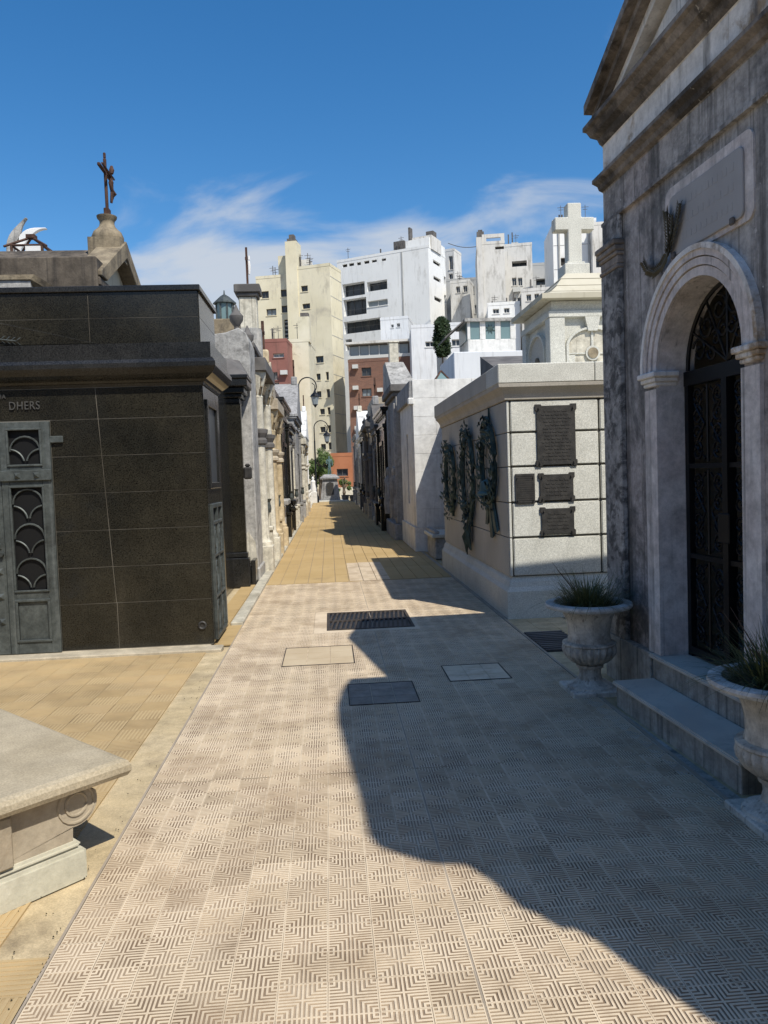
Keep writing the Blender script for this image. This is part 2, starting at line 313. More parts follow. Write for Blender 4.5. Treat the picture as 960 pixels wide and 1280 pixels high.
# ================================================================== SETTING: ground and pavements
def sheet(name, x0, x1, y0, y1, z, m, sub=None):
    b = B().face([(x0, y0, z), (x1, y0, z), (x1, y1, z), (x0, y1, z)])
    return tag(part(name, b, m, recalc=False), kind='structure')
sheet('ground', -900, 900, -300, 1500, -.03, M['dirt'])
sheet('cemetery_ground', -14, 16, -4, 60, -.012, M['ocem'])
# --- cream ridged tiles of the walk
pave = thing('pavement', None, None, kind='structure')
part('mortar_bed', B().face([(-.99, -2.5, .005), (1.80, -2.5, .005), (1.80, 11.5, .005), (-.99, 11.5, .005)]), M['mortar'], pave, recalc=False)
def ridge_tile():
    b = B(); h = TP/2 - .0005; z0, z1 = .0105, .0135
    b.box(-h, h, -h, h, .004, z0)
    st = .0148; w = .0074
    for sx in (-1, 1):
        for sy in (-1, 1):
            for k in range(4):
                d = .0150 + st*k; e = d + w
                # an L round the corner (sx*h, sy*h)
                pts = [(d, 0), (e, 0), (e, e), (0, e), (0, d), (d, d)]
                q = [(sx*(h-px), sy*(h-py)) for px, py in pts]
                if sx*sy < 0: q = q[::-1]
                i = b.p([(x, y, z1) for x, y in q] + [(x, y, z0) for x, y in q])
                b.f.append(tuple(range(i, i+6)))
                for j in range(6): b.f.append((i+(j+1) % 6, i+j, i+6+j, i+6+(j+1) % 6))
    e_ = .0032
    e2_ = .0044; b.box(-h, h, -h, -h+e_, z0-.001, z1-.0004).box(-h, h, h-e_, h, z0-.001, z1-.0004).box(-h, -h+e2_, -h+e_, h-e_, z0-.001, z1-.0004).box(h-e2_, h, -h+e_, h-e_, z0-.001, z1-.0004)
    c = .0034
    b.box(-c, c, -h, h, z0-.001, z1-.0002); b.box(-h, -c-.0001, -c, c, z0-.001, z1-.0002); b.box(c+.0001, h, -c, c, z0-.001, z1-.0002)
    return b
RT = ridge_tile()
rt_me = RT.mesh('ridged_tile', recalc=False); rt_me.materials.append(M['tile'])
cols = [-.99 + TP*(k+.5) for k in range(9)] + [.4065 + TP*(k+.5) for k in range(9)]
rows = []; y = .5
while y < 11.35:
    rows.append(y + TP/2); y += TP
    if abs(y-4.1) < TP/2: y += .005
drain = (-.08, .83, 7.87, 8.87); covers = [(-.46, .16, 6.44, 7.13), (.08, .575, 5.24, 5.78), (.855, 1.335, 5.71, 6.19)]
def blocked(x, y):
    for (a, b_, c, d) in [drain]:
        if a-.07 < x < b_+.07 and c-.07 < y < d+.07: return True
    return False
near, far = [], []
for yy in rows:
    for xx in cols:
        if blocked(xx, yy): continue
        (near if yy > 1.95 and len(near) < 300 else far).append((xx, yy))
for (xx, yy) in near:
    o = inst('tile', rt_me, pave, (xx+random.uniform(-.0006, .0006), yy+random.uniform(-.0006, .0006), random.uniform(-.0009, .0009)), random.choice((0, math.pi)) + random.uniform(-.004, .004))
fb = B()
for (xx, yy) in far:
    off = len(fb.v); d = Vector((xx, yy, random.uniform(-.0006, .0006)))
    fb.v += [q + d for q in RT.v]; fb.f += [tuple(off+k for k in f) for f in RT.f]
part('tile_field', fb, M['tile'], pave, recalc=False, kind='stuff')
part('seam_mortar', B().box(.3995, .4062, -2.4, 11.45, .004, .0122), M['mortar'], pave)
# dark gap filling round the drain
_br = [q for q in rows if blocked(.3, q)]; ya, yb = min(_br)-TP/2+.002, max(_br)+TP/2-.002
part('drain_surround', B().box(-.216, -.083, ya, yb, .004, .0128).box(.833, .876, ya, yb, .004, .0128).box(-.083, .833, ya, 7.868, .004, .0128).box(-.083, .833, 8.872, yb, .004, .0128), M['tile'], pave)
# --- ochre alley beyond
al = thing('alley_paving', None, None, kind='structure')
part('bed', B().face([(-1.0, 11.52, .001), (1.9, 11.52, .001), (1.9, 50, .001), (-1.0, 50, .001)]), M['mortar'], al, recalc=False)
ab = B(); yy = 11.53
while yy < 49.8:
    ln = .8
    for k in range(14):
        x0 = -.995 + .2065*k; dz = random.uniform(-.0012, .0012)
        if .36 < x0+.1 < .86 and yy < 13.4: continue
        ab.box(x0+.004, x0+.2025, yy+.002, min(yy+ln, 49.8)-.002, .002, .012+dz)
    yy += ln
part('tile_course', ab, M['ytile2'], al, recalc=False, kind='stuff')
cb = B(); yy = 11.53
while yy < 13.9:
    for k in range(3): cb.box(.253+.2065*k+.004, .253+.2065*k+.2025, yy+.003, yy+.2, .002, .0125)
    yy += .203
part('repair_patch', cb, M['tile'], al, recalc=False, kind='stuff')
# --- ochre forecourt on the left and strips beside the walk
fc = thing('forecourt_paving', None, None, kind='structure')
part('bed', B().face([(-6.5, -2, .003), (-1.0, -2, .003), (-1.0, 7.2, .003), (-6.5, 7.2, .003)]), M['ocem'], fc, recalc=False)
def ochre_tile():
    b = B(); h = .0985; b.box(-h, h, -h, h, .003, .0105)
    for k in range(8):
        x = -h + .012 + k*.0247; b.box(x, x+.0125, -h, h, .0103, .0125)
    return b
OT = ochre_tile(); ot_me = OT.mesh('ochre_tile', recalc=False); ot_me.materials.append(M['ytile'])
fb = B(); cnt = 0
for j in range(31):
    for i in range(27):
        xx, yy = -1.10 - .2*i, 1.1 + .2*j
        if xx > -1.18 and yy > 2.5: continue        # worn cement margin
        q = 1 if (i+j) % 2 else 0
        if yy > 2.6 and 411 + xx*961/yy > -25 and cnt < 300:
            inst('tile', ot_me, fc, (xx, yy, random.uniform(-.001, .0005)), q*math.pi/2); cnt += 1
        else:
            off = len(fb.v); R = Matrix.Translation((xx, yy, 0)) @ Matrix.Rotation(q*math.pi/2, 4, 'Z')
            fb.v += [R @ v for v in OT.v]; fb.f += [tuple(off+k for k in f) for f in OT.f]
part('tile_field', fb, M['ytile'], fc, recalc=False, kind='stuff')
part('border_joint', B().box(-1.004, -.993, -2, 11.5, .002, .0125), M['mortar'], fc)
# strip between left tombs and kerb
sb = B()
for j in range(21):
    for i in range(2):
        sb.box(-1.36+.2*i+.003, -1.16+.2*i-.003, 7.45+.2*j+.003, 7.65+.2*j-.003, .0, .011)
tag(part('side_strip_paving', sb, M['ytile2'], recalc=False), kind='structure')
# kerb stones along the left
kb = thing('kerb', None, None, kind='structure'); yy = 8.42
while yy < 47:
    ln = random.uniform(.85, 1.15)
    part('kerb_stone', B().box(-1.135+random.uniform(-.004, .004), -1.0, yy+.004, yy+ln-.004, -.02, .045+random.uniform(-.004, .004)), M['kerb'], kb, bev=.01)
    yy += ln
# right-hand ochre strip and border beside the walk
part_ = B()
for j in range(24):
    for i in range(3):
        part_.box(1.83+.2*i, 2.026+.2*i, 3.3+.2*j, 3.495+.2*j, -.005, .008+random.uniform(-.001, .001))
tag(part('right_strip_paving', part_, M['ocem'], recalc=False), kind='structure')
tag(part('right_border', B().box(1.803, 1.825, -2, 8.05, 0, .016).box(1.803, 1.86, 8.05, 50, 0, .014), M['mortar']), kind='structure')
rs = random.Random(21); gb_ = B()                 # grit and bits of leaf gathered at the edges
for k in range(230):
    if k % 3 == 0: yy = rs.uniform(2.3, 7.2); xx = -1.0-abs(rs.gauss(0, .12))
    elif k % 3 == 1: yy = rs.uniform(2.6, 8.0); xx = 1.82-abs(rs.gauss(0, .07))
    else: yy = rs.uniform(2.2, 10); xx = rs.uniform(-.95, 1.75)
    r_ = rs.uniform(.0015, .004) if k % 3 < 2 else rs.uniform(.0012, .003); a_ = rs.uniform(0, 3.1); c_, s_ = math.cos(a_)*r_, math.sin(a_)*r_
    gb_.hexa([(xx-c_, yy-s_, .0125), (xx+s_, yy-c_, .0125), (xx+c_, yy+s_, .0125), (xx-s_, yy+c_, .0125)], [(xx-c_*.6, yy-s_*.6, .014+r_*.6), (xx+s_*.6, yy-c_*.6, .014+r_*.6), (xx+c_*.6, yy+s_*.6, .014+r_*.7), (xx-s_*.6, yy+c_*.6, .014+r_*.5)])
tag(part('loose_grit', gb_, M['lspray'], recalc=False), 'scattered dark grit and leaf bits along the edges of the walk', 'grit', kind='stuff')
# ================================================================== drains and covers in the walk
d0 = thing('drain_grate', 'large rusty iron drain grate in the middle of the walk', 'drain grate', (.375, 8.37, 0))
x0, x1, y0, y1 = drain
part('pit', B().box(x0, x1, y0, y1, -.012, .0065), M['iron'], d0)
part('frame', B().box(x0, x1, y0, y0+.035, .003, .02).box(x0, x1, y1-.035, y1, .003, .02).box(x0, x0+.03, y0+.035, y1-.035, .003, .02).box(x1-.03, x1, y0+.035, y1-.035, .003, .02).box(x0+.03, x1-.03, 8.355, 8.395, .003, .02), M['drain'], d0)
nb = 17
for r in range(2):
    ya, yb = (y0+.035, 8.355) if r == 0 else (8.395, y1-.035)
    for k in range(nb):
        x = x0+.055+(x1-x0-.11)*k/(nb-1)
        s = .018
        part('bar', B().hexa([(x-.011-s, ya, .004), (x+.011-s, ya, .004), (x+.011+s, yb, .004), (x-.011+s, yb, .004)], [(x-.011-s, ya, .019), (x+.011-s, ya, .019), (x+.011+s, yb, .019), (x-.011+s, yb, .019)]), M['drain'], d0)
for (cv, mm, lab) in zip(covers, ('ytile', 'tile', 'tile'), ('ochre tiled inspection cover in the sunlit walk', 'iron framed inspection cover in the shade left of the centre crack', 'faint tiled inspection cover in the shade near the pale granite tomb')):
    x0, x1, y0, y1 = cv
    t = thing('inspection_cover', lab, 'cover', ((x0+x1)/2, (y0+y1)/2, 0), group='inspection covers')
    e = .007
    part('frame', B().box(x0, x1, y0, y0+e, .013, .019).box(x0, x1, y1-e, y1, .013, .019).box(x0, x0+e, y0+e, y1-e, .013, .019).box(x1-e, x1, y0+e, y1-e, .013, .019), M['drain'], t)
    nx, ny = 3, 3
    for i in range(nx):
        for j in range(ny):
            dx, dy = (x1-x0-2*e)/nx, (y1-y0-2*e)/ny
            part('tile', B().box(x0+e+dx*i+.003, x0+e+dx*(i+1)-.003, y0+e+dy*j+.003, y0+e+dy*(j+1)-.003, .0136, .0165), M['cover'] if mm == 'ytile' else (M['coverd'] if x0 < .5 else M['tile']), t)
g2 = thing('gutter_grate', 'small slotted grate on the ground beside the near urn', 'drain grate', (1.98, 6.9, 0))
part('pit', B().box(1.83, 2.2, 6.5, 7.3, -.01, .009), M['dark'], g2)
for k in range(11):
    yk = 6.52+.0735*k
    part('bar', B().box(1.83, 2.2, yk, yk+.034, .0095, .024), M['lead'], g2)
# ================================================================== LEFT: polished black granite tomb
FY = 7.39; RX = -1.16
lt = thing('black_granite_tomb', 'polished black granite tomb with bronze door and engraved frieze letters at left', 'tomb', (-2.8, FY, 0))
part('core', B().box(-4.5, RX-.004, FY-.0095, 8.42, .04, 2.52), M['blkjoint'], lt)
part('base_slab', B().box(-4.9, -1.06, 7.16, 7.36, -.02, .035).box(-4.9, RX-.02, 7.36, 8.45, -.02, .038), M['cement'], lt, bev=.008)
def pan(x0, x1, z0, z1, x0t=None, x1t=None, y=FY, th=.03, name='panel', m='blk'):
    g = .0028; x0t = x0 if x0t is None else x0t; x1t = x1 if x1t is None else x1t
    part(name, B().prism([(x0+g, z0+g), (x1-g, z0+g), (x1t-g, z1-g), (x0t+g, z1-g)], 'y', y-.012, y+th), M[m], lt)
zs = [.045, .478, .822, 1.17, 1.52, 1.868, 2.21, 2.50]
jx = lambda z: -2.045 - .095*(z-.478)/(2.5-.478)
pan(-2.565, -2.04, zs[0], zs[1]); pan(-2.04, RX, zs[0], zs[1])
for a, b_ in zip(zs[1:-2], zs[2:-1]):
    pan(-2.565, jx(a), a, b_, None, jx(b_)); pan(jx(a), RX, a, b_, jx(b_), None)
pan(-4.5, jx(2.21), 2.21, 2.5, None, jx(2.5)); pan(jx(2.21), RX, 2.21, 2.5, jx(2.5), None)
for a, b_ in zip(zs[:-2], zs[1:-1]): pan(-4.5, -3.985, a, b_)
# cornice: swept profile round front and right side
def cornice(prof, m, name, x0=-4.5, xr=RX, yf=FY, yb=8.44, parent=lt):
    # prof: list of (out, z) -> front run then right return, mitred
    b = B(); n = len(prof)
    i = b.p([(x0, yf-o, z) for o, z in prof] + [(xr+o, yf-o, z) for o, z in prof] + [(xr+o, yb, z) for o, z in prof])
    for s in (0, 1):
        for k in range(n-1): b.f.append((i+s*n+k, i+(s+1)*n+k, i+(s+1)*n+k+1, i+s*n+k+1))
    # closing top / back
    b.face([(x0, yf-prof[-1][0], prof[-1][1]), (xr+prof[-1][0], yf-prof[-1][0], prof[-1][1]), (xr+prof[-1][0], yb, prof[-1][1]), (x0, yb, prof[-1][1])])
    b.face([(x0, yf-prof[0][0], prof[0][1]), (xr+prof[0][0], yf-prof[0][0], prof[0][1]), (xr+prof[0][0], yb, prof[0][1]), (x0, yb, prof[0][1])])
    b.face([(xr+o, yb, z) for o, z in prof] + [(xr-.3, yb, prof[-1][1]), (xr-.3, yb, prof[0][1])])
    return part(name, b, m, parent)
cornice([(.012, 2.503), (.02, 2.53), (.035, 2.535), (.05, 2.555), (.085, 2.575), (.12, 2.60), (.145, 2.64), (.155, 2.66), (.155, 2.70), (.13, 2.735), (.13, 2.742)], M['blk2'], 'cornice')
cornice([(.11, 2.744), (.11, 2.885), (.03, 2.89)], M['blk2'], 'parapet_base')
part('parapet_core', B().box(-4.5, RX-.006, FY-.0095, 8.4, 2.89, 3.36), M['blkjoint'], lt)
for (a, b_) in ((2.892, 3.138), (3.138, 3.375)):
    pan(-3.2, -2.163, a, b_); pan(-2.163, RX, a, b_); pan(-4.5, -3.2, a, b_)
    part('side_panel', B().box(RX-.008, RX+.004, FY+.022, 8.38, a+.002, b_-.002), M['blk'], lt)
part('coping', B().box(-4.53, RX+.025, FY-.035, 8.43, 3.377, 3.43), M['blk2'], lt, bev=.006)
part('raised_gable', B().prism([(-4.5, 2.892), (-2.06, 2.892), (-2.97, 3.11), (-3.6, 3.25), (-4.5, 3.05)], 'y', FY-.075, FY-.014), M['blk'], lt, bev=.006)
# bronze palm on the gable
pb = B()
pts = [Vector((-3.35+.55*t, FY-.095, 3.04-.16*t+.05*t*t)) for t in [k/12 for k in range(13)]]
pb.tube(pts, .007, 5)
for k in range(2, 13):
    for sgn in (-1, 1):
        c = pts[k]; a = Vector((.055, -.012, sgn*.035-.005)); s = Vector((.008, 0, .014*sgn))
        pb.face([c, c+a*.5+s, c+a, c+a*.5-s*.3])
part('palm_branch', pb, M['brz'], lt)
# frieze lettering
def letters(txt, x, z, h, parent, y, sx=.8):
    cu = bpy.data.curves.new('letters', 'FONT'); cu.body = txt; cu.size = h*1.38; cu.extrude = .006; cu.space_character = 1.12
    o = bpy.data.objects.new('letters', cu); COL.objects.link(o)
    dg = bpy.context.evaluated_depsgraph_get(); me = bpy.data.meshes.new_from_object(o.evaluated_get(dg)); COL.objects.unlink(o); bpy.data.objects.remove(o)
    me.materials.clear(); me.materials.append(M['brz3'])
    q = bpy.data.objects.new('lettering', me); COL.objects.link(q); q.parent = parent
    q.matrix_basis = WM[parent.name].inverted() @ Matrix.Translation((x, y, z)) @ Matrix.Rotation(math.pi/2, 4, 'X') @ Matrix.Diagonal((sx, 1, 1, 1))
M['brz3'] = flat('letter_bronze', (.10, .095, .085), .5, .4)
letters('DHERS', -2.925, 2.315, .078, lt, FY-.019)
letters('IA', -2.995, 2.418, .045, lt, FY-.019)
# bronze door -------------------------------------------------------
dk = part('door_recess', B().box(-3.985, -2.565, FY-.002, FY+.003, .045, 2.205), M['dark'], lt)
def rframe(b, x0, x1, z0, z1, w, ya, yb):
    b.box(x0, x1, ya, yb, z0, z0+w).box(x0, x1, ya, yb, z1-w, z1).box(x0, x0+w, ya, yb, z0+w, z1-w).box(x1-w, x1, ya, yb, z0+w, z1-w)
def arc(cx, cz, r, a0, a1, n=10): return [(cx+r*math.cos(RAD(a0+(a1-a0)*k/n)), FY-.03, cz+r*math.sin(RAD(a0+(a1-a0)*k/n))) for k in range(n+1)]
def leaf(x0, x1, flip=False):
    b = B()
    y0_, y1_ = FY-.045, FY-.008
    up = (1.80, 2.13); lo = (.63, 1.60); pn = (.16, .54)
    ix0, ix1 = x0+.075, x1-.085
    b.box(x0, ix0, y0_, y1_, .04, 2.2).box(ix1, x1, y0_, y1_, .04, 2.2)
    for za, zb in ((.04, pn[0]), (pn[1], lo[0]), (lo[1], up[0]), (up[1], 2.2)): b.box(ix0, ix1, y0_, y1_, za, zb)
    d = part('door_leaf', b, M['brz'], lt, bev=.004)
    m = B(); rframe(m, ix0-.012, ix1+.012, up[0]-.012, up[1]+.012, .02, y0_-.014, y0_+.003); rframe(m, ix0-.012, ix1+.012, lo[0]-.012, lo[1]+.012, .02, y0_-.014, y0_+.003); rframe(m, ix0-.012, ix1+.012, pn[0]-.012, pn[1]+.012, .025, y0_-.014, y0_+.003)
    part('moulding', m, M['brz'], d, bev=.004)
    part('lower_panel', B().box(ix0+.012, ix1-.012, y0_+.012, y0_+.02, pn[0]+.012, pn[1]-.012), M['brz'], d)
    part('pane', B().box(ix0, ix1, FY-.012, FY-.008, up[0], up[1]), M['dglass'], d); part('pane', B().box(ix0, ix1, FY-.012, FY-.008, lo[0], lo[1]), M['dglass'], d)
    rl = part('rail', B().box(x0-.005, x1+.005, y0_-.025, y0_-.001, 1.655, 1.755), M['brz'], d, bev=.005)
    for fx in (.34, .72):
        cx = x0+(x1-x0)*fx; cz = 1.705
        p = B(); i = p.p([(cx-.028, y0_-.024, cz-.028), (cx+.028, y0_-.024, cz-.028), (cx+.028, y0_-.024, cz+.028), (cx-.028, y0_-.024, cz+.028), (cx, y0_-.055, cz)])
        p.f += [(i, i+1, i+4), (i+1, i+2, i+4), (i+2, i+3, i+4), (i+3, i, i+4), (i+3, i+2, i+1, i)]
        part('stud', p, M['brz'], d)
    cx = (ix0+ix1)/2; r = (ix1-ix0)/2-.012
    s = B().tube(arc(cx, up[0]+.13, r, 0, 180), .009, 5).tube(arc(cx-r-.01, up[0]+.012, r, 82, 12), .009, 5).tube(arc(cx+r+.01, up[0]+.012, r, 98, 168), .009, 5)
    part('scallop_grille', s, M['brz'], d)
    hgt = (lo[1]-lo[0])/3
    for q in range(3):
        zb = lo[0]+hgt*q
        s = B().tube(arc(cx, zb+.165, r, 0, 180), .009, 5).tube(arc(cx-r-.01, zb+.012, r, 82, 8), .009, 5).tube(arc(cx+r+.01, zb+.012, r, 98, 172), .009, 5)
        part('scallop_grille', s, M['brz'], d)
    hx = x1 if not flip else x0; sg = 1 if not flip else -1
    for zz in (2.03,):
        hb = B().box(min(hx-.01*sg, hx+.115*sg), max(hx-.01*sg, hx+.115*sg), FY-.04, FY-.013, zz-.032, zz+.032)
        part('hinge', hb, M['brz'], d, bev=.006)
    return d
leaf(-3.02, -2.565); leaf(-3.985, -3.53, True)
cb = part('centre_door', B().box(-3.525, -3.025, FY-.04, FY-.006, .04, 2.2), M['brz'], lt, bev=.004)
for zz in [.35+.235*k for k in range(8)]:
    for xx in (-3.08, -3.47):
        p = B(); i = p.p([(xx-.03, FY-.0405, zz-.03), (xx+.03, FY-.0405, zz-.03), (xx+.03, FY-.0405, zz+.03), (xx-.03, FY-.0405, zz+.03), (xx, FY-.07, zz)])
        p.f += [(i, i+1, i+4), (i+1, i+2, i+4), (i+2, i+3, i+4), (i+3, i, i+4), (i+3, i+2, i+1, i)]
        part('stud', p, M['brz'], cb)
part('door_knob', B().tube([(-3.05, FY-.04, .98), (-3.05, FY-.075, .98)], .018, 8), M['brz'], cb)
ringp = [(-1.255+.032*math.cos(2*math.pi*k/14), FY-.02, .225+.032*math.sin(2*math.pi*k/14)) for k in range(15)]
part('vent_ring', B().tube(ringp, .011, 6).box(-1.277, -1.233, FY-.016, FY-.013, .203, .247), M['plq'], lt, smooth=True)
# right side of the black tomb: window frame above a bronze gate
part('side_stone', B().box(RX-.008, RX+.004, FY+.022, 7.52, .045, 2.5).box(RX-.008, RX+.004, 8.2, 8.42, .045, 2.5).box(RX-.008, RX+.003, 7.52, 8.2, 2.38, 2.5).box(RX-.008, RX+.003, 7.52, 8.2, 1.37, 1.52), M['blk'], lt)
wn = B()
for y0_, y1_, z0_, z1_ in ((7.52, 7.58, 1.52, 2.38), (8.14, 8.2, 1.52, 2.38), (7.58, 8.14, 1.52, 1.58), (7.58, 8.14, 2.32, 2.38)): wn.box(RX-.02, RX+.025, y0_, y1_, z0_, z1_)
sw = part('side_window', wn, M['blk2'], lt, bev=.005)
part('pane', B().box(RX-.01, RX-.002, 7.58, 8.14, 1.58, 2.32), M['sglass'], sw)
gt = B(); 
for y0_, y1_, z0_, z1_ in ((7.52, 7.56, .05, 1.37), (8.16, 8.2, .05, 1.37), (7.84, 7.88, .09, 1.33), (7.56, 8.16, .05, .09), (7.56, 8.16, 1.33, 1.37), (7.56, 8.16, .45, .48), (7.56, 8.16, .85, .88), (7.56, 8.16, 1.17, 1.2)): gt.box(RX-.005, RX+.03, y0_, y1_, z0_, z1_)
sg_ = part('side_gate', gt, M['brz'], lt, bev=.004)
part('gate_backing', B().box(RX-.008, RX-.002, 7.52, 8.2, .05, 1.37), M['dark'], sg_)
gs = B()
for yc in (7.70, 8.02):
    for z in (.27, .66, 1.02):
        for k in range(5):
            a = [(RX+.014, yc+.11*math.cos(2*math.pi*j/10)*(1-.15*k), z+.15*math.sin(2*math.pi*j/10)*(1-.15*k)) for j in range(11)]
            if k in (0, 3): gs.tube(a, .009, 4)
        gs.tube([(RX+.014, yc, z-.17), (RX+.014, yc, z+.17)], .008, 4)
part('gate_scrolls', gs, M['brz'], sg_)
# ================================================================== behind it: brown gabled tomb with crucifix
X0 = -2.42
bt = thing('brown_gabled_tomb', 'soot brown tomb with a gable topped by a rusty crucifix behind the black tomb', 'tomb', (-4.3, 9.75, 0))
part('body', B().box(-6.4, X0, 8.72, 10.8, 0, 3.82), M['brown'], bt)
part('parapet', B().box(-6.42, X0+.01, 8.60, 8.86, 3.5, 4.06), M['brown'], bt, bev=.015)
part('eaves', B().box(-6.42, X0+.03, 8.64, 10.88, 3.76, 3.85), M['brown'], bt, bev=.01)
part('roof', B().prism([(8.66, 3.85), (10.86, 3.85), (9.76, 4.46)], 'x', -6.2, X0-.25), M['brown'], bt)
gb = B().prism([(8.64, 3.86), (8.64, 3.92), (9.80, 4.57), (10.92, 3.95), (10.92, 3.86), (10.72, 3.86), (9.80, 4.36), (8.88, 3.86)], 'x', X0-.26, X0+.05)
part('raking_cornice', gb, M['ochst'], bt, bev=.01)
part('tympanum', B().prism([(8.86, 3.855), (10.74, 3.855), (9.80, 4.37)], 'x', X0-.24, X0-.12), M['tymp'], bt)
ped = B().box(-2.77, -2.39, 9.56, 9.94, 4.3, 4.56)
ped.lathe([(.185, 4.56), (.19, 4.60), (.165, 4.66), (.12, 4.70), (.095, 4.73), (.085, 4.77), (.09, 4.80), (.115, 4.83), (.12, 4.855), (.08, 4.86)], (-2.58, 9.75, 0), 20)
part('finial_pedestal', ped, M['ochst'], bt, smooth=True)
cz = 4.85
DX = .24
cr_ = part('crucifix', B(lambda x, y, z: (x+.22, y, z)).box(-2.822, -2.758, 9.70, 9.80, cz, cz+.10).box(-2.807, -2.773, 9.73, 9.77, cz+.1, cz+.70).box(-2.808, -2.772, 9.47, 9.73, cz+.51, cz+.55).box(-2.808, -2.772, 9.77, 10.03, cz+.51, cz+.55).box(-2.805, -2.775, 9.735, 9.765, cz+.70, cz+.77), M['rust'], bt, bev=.008)
fg = B(lambda x, y, z: (x+.22, y, z-.03)).tube([(-2.735, 9.75, cz+.2), (-2.72, 9.76, cz+.33), (-2.725, 9.74, cz+.44), (-2.73, 9.75, cz+.54)], [.016, .026, .032, .022], 7).tube([(-2.72, 9.755, cz+.55), (-2.715, 9.76, cz+.60), (-2.715, 9.765, cz+.645)], [.025, .032, .015], 7).tube([(-2.73, 9.73, cz+.52), (-2.74, 9.62, cz+.55), (-2.755, 9.49, cz+.575)], [.022, .016, .012], 6).tube([(-2.73, 9.77, cz+.52), (-2.74, 9.88, cz+.55), (-2.755, 10.01, cz+.575)], [.022, .016, .012], 6).tube([(-2.725, 9.79, cz+.36), (-2.715, 9.83, cz+.33), (-2.73, 9.81, cz+.27)], [.02, .03, .012], 6)
part('figure', fg, M['rust'], cr_, smooth=True)
# small light slab roof between
st = thing('slab_roof_tomb', 'low grey tomb roof with pale coping peeking over the black parapet', 'tomb', (-4.0, 8.57, 0))
part('wall', B().box(-5.2, -3.06, 8.46, 8.59, 0, 3.78), M['conc'], st)
part('coping', B().hexa([(-5.25, 8.44, 3.78), (-3.05, 8.44, 3.78), (-2.86, 8.59, 3.66), (-5.25, 8.59, 3.78)], [(-5.25, 8.44, 3.83), (-3.01, 8.44, 3.83), (-2.82, 8.59, 3.71), (-5.25, 8.59, 3.83)]), M['ochst'], st)
# rusty skylight frame and angel farther back
bk = thing('rear_tomb', 'plain grey tomb behind the brown gabled one carrying a rusty skylight frame', 'tomb', (-4.6, 11.9, 0))
part('body', B().box(-6.5, -3.6, 11.0, 12.8, 0, 4.62), M['conc'], bk)
lf = thing('skylight_frame', 'rusted skeletal skylight frame with a white pane above the brown tomb', 'skylight', (-4.35, 11.5, 4.62))
lp = B()
X = (-4.32, -3.90); Y_ = (11.3, 11.7)
for xx in X:
    for yy in Y_: lp.tube([(xx, yy, 4.62), (xx, yy, 5.0)], .02, 5)
for (a, b_) in (((X[0], Y_[0]), (X[1], Y_[0])), ((X[0], Y_[1]), (X[1], Y_[1])), ((X[0], Y_[0]), (X[0], Y_[1])), ((X[1], Y_[0]), (X[1], Y_[1]))): lp.tube([(a[0], a[1], 4.99), (b_[0], b_[1], 4.99)], .018, 5)
for xx in (X[0]-.08, X[1]+.08):
    for yy in (Y_[0]-.06, Y_[1]+.06): lp.tube([(xx, yy, 4.96), (-4.11, 11.5, 5.16)], .018, 5)
lp.box(-4.17, -4.05, 11.44, 11.56, 5.14, 5.19)
part('frame', lp, M['rust'], lf)
part('pane', B().box(-4.13, -3.92, 11.29, 11.31, 4.62, 4.98), M['white'], lf)
an = thing('angel_statue', 'weathered angel statue with raised wings behind the rusty skylight frame', 'statue', (-4.62, 12.35, 4.62))
ab_ = B().lathe([(.16, 0), (.18, .1), (.13, .3), (.11, .42), (.13, .50), (.09, .56), (.04, .60), (.05, .63), (.06, .67), (.05, .72), (.01, .75)], (-4.62, 12.35, 4.62), 14)
part('body', ab_, M['white'], an, smooth=True)
def wing(tip, root, wd):
    b = B(); n = 9; a = Vector(root); t = Vector(tip); d = t-a; up = Vector((-d.z, 0, d.x)).normalized()
    top, bot = [], []
    for k in range(n+1):
        s = k/n; c = a + d*s + up*(.09*math.sin(math.pi*s*.9)); hw = wd*(1-s*.75)*(.6+.8*math.sin(math.pi*min(1, s+.15)))*.55
        top.append(c+up*hw); bot.append(c-up*hw*1.1)
    poly = [(q.x, q.z) for q in top] + [(q.x, q.z) for q in bot[::-1]]
    return b.prism(poly, 'y', 12.36, 12.43)
part('wing', wing((-4.46, 12.4, 5.72), (-4.72, 12.4, 5.12), .17), M['conc'], an, bev=.012)
part('wing', wing((-4.18, 12.4, 5.54), (-4.62, 12.4, 5.32), .12), M['white'], an, bev=.012)
# ================================================================== RIGHT: pale granite mausoleum with plaques
GX, GY = 1.90, 8.08
gm = thing('pale_granite_mausoleum', 'low pale granite mausoleum with bronze plaques and a cross-topped lantern block', 'tomb', (3.5, 10.4, 0))
part('core', B().box(GX+.03, 5.2, GY+.03, 12.75, 0, 2.42), M['graj'], gm)
rowz = [.455, .872, 1.25, 1.632, 1.995, 2.335]
xc = [GX+.035, 2.905, 3.9, 4.9]
ycs = [GY+.035, 9.45, 11.0, 12.74]
gj = .0105
for a, b_ in zip(rowz[:-1], rowz[1:]):
    for p, q in zip(xc[:-1], xc[1:]):
        part('granite_block', B().box(p+gj, q-gj, GY, GY+.06, a+gj*.9, b_-gj*.9), M['gra'], gm, bev=.008, seg=2)
    for p, q in zip(ycs[:-1], ycs[1:]):
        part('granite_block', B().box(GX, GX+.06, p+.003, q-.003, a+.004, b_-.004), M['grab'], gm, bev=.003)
    part('corner_strip', B().box(GX+.004, GX+.03, GY+.004, GY+.03, a+.006, b_-.006), M['gra'], gm, bev=.004)
pl = [(0, 0), (0, .30), (.03, .345), (.045, .40), (.075, .44), (.075, .452)]
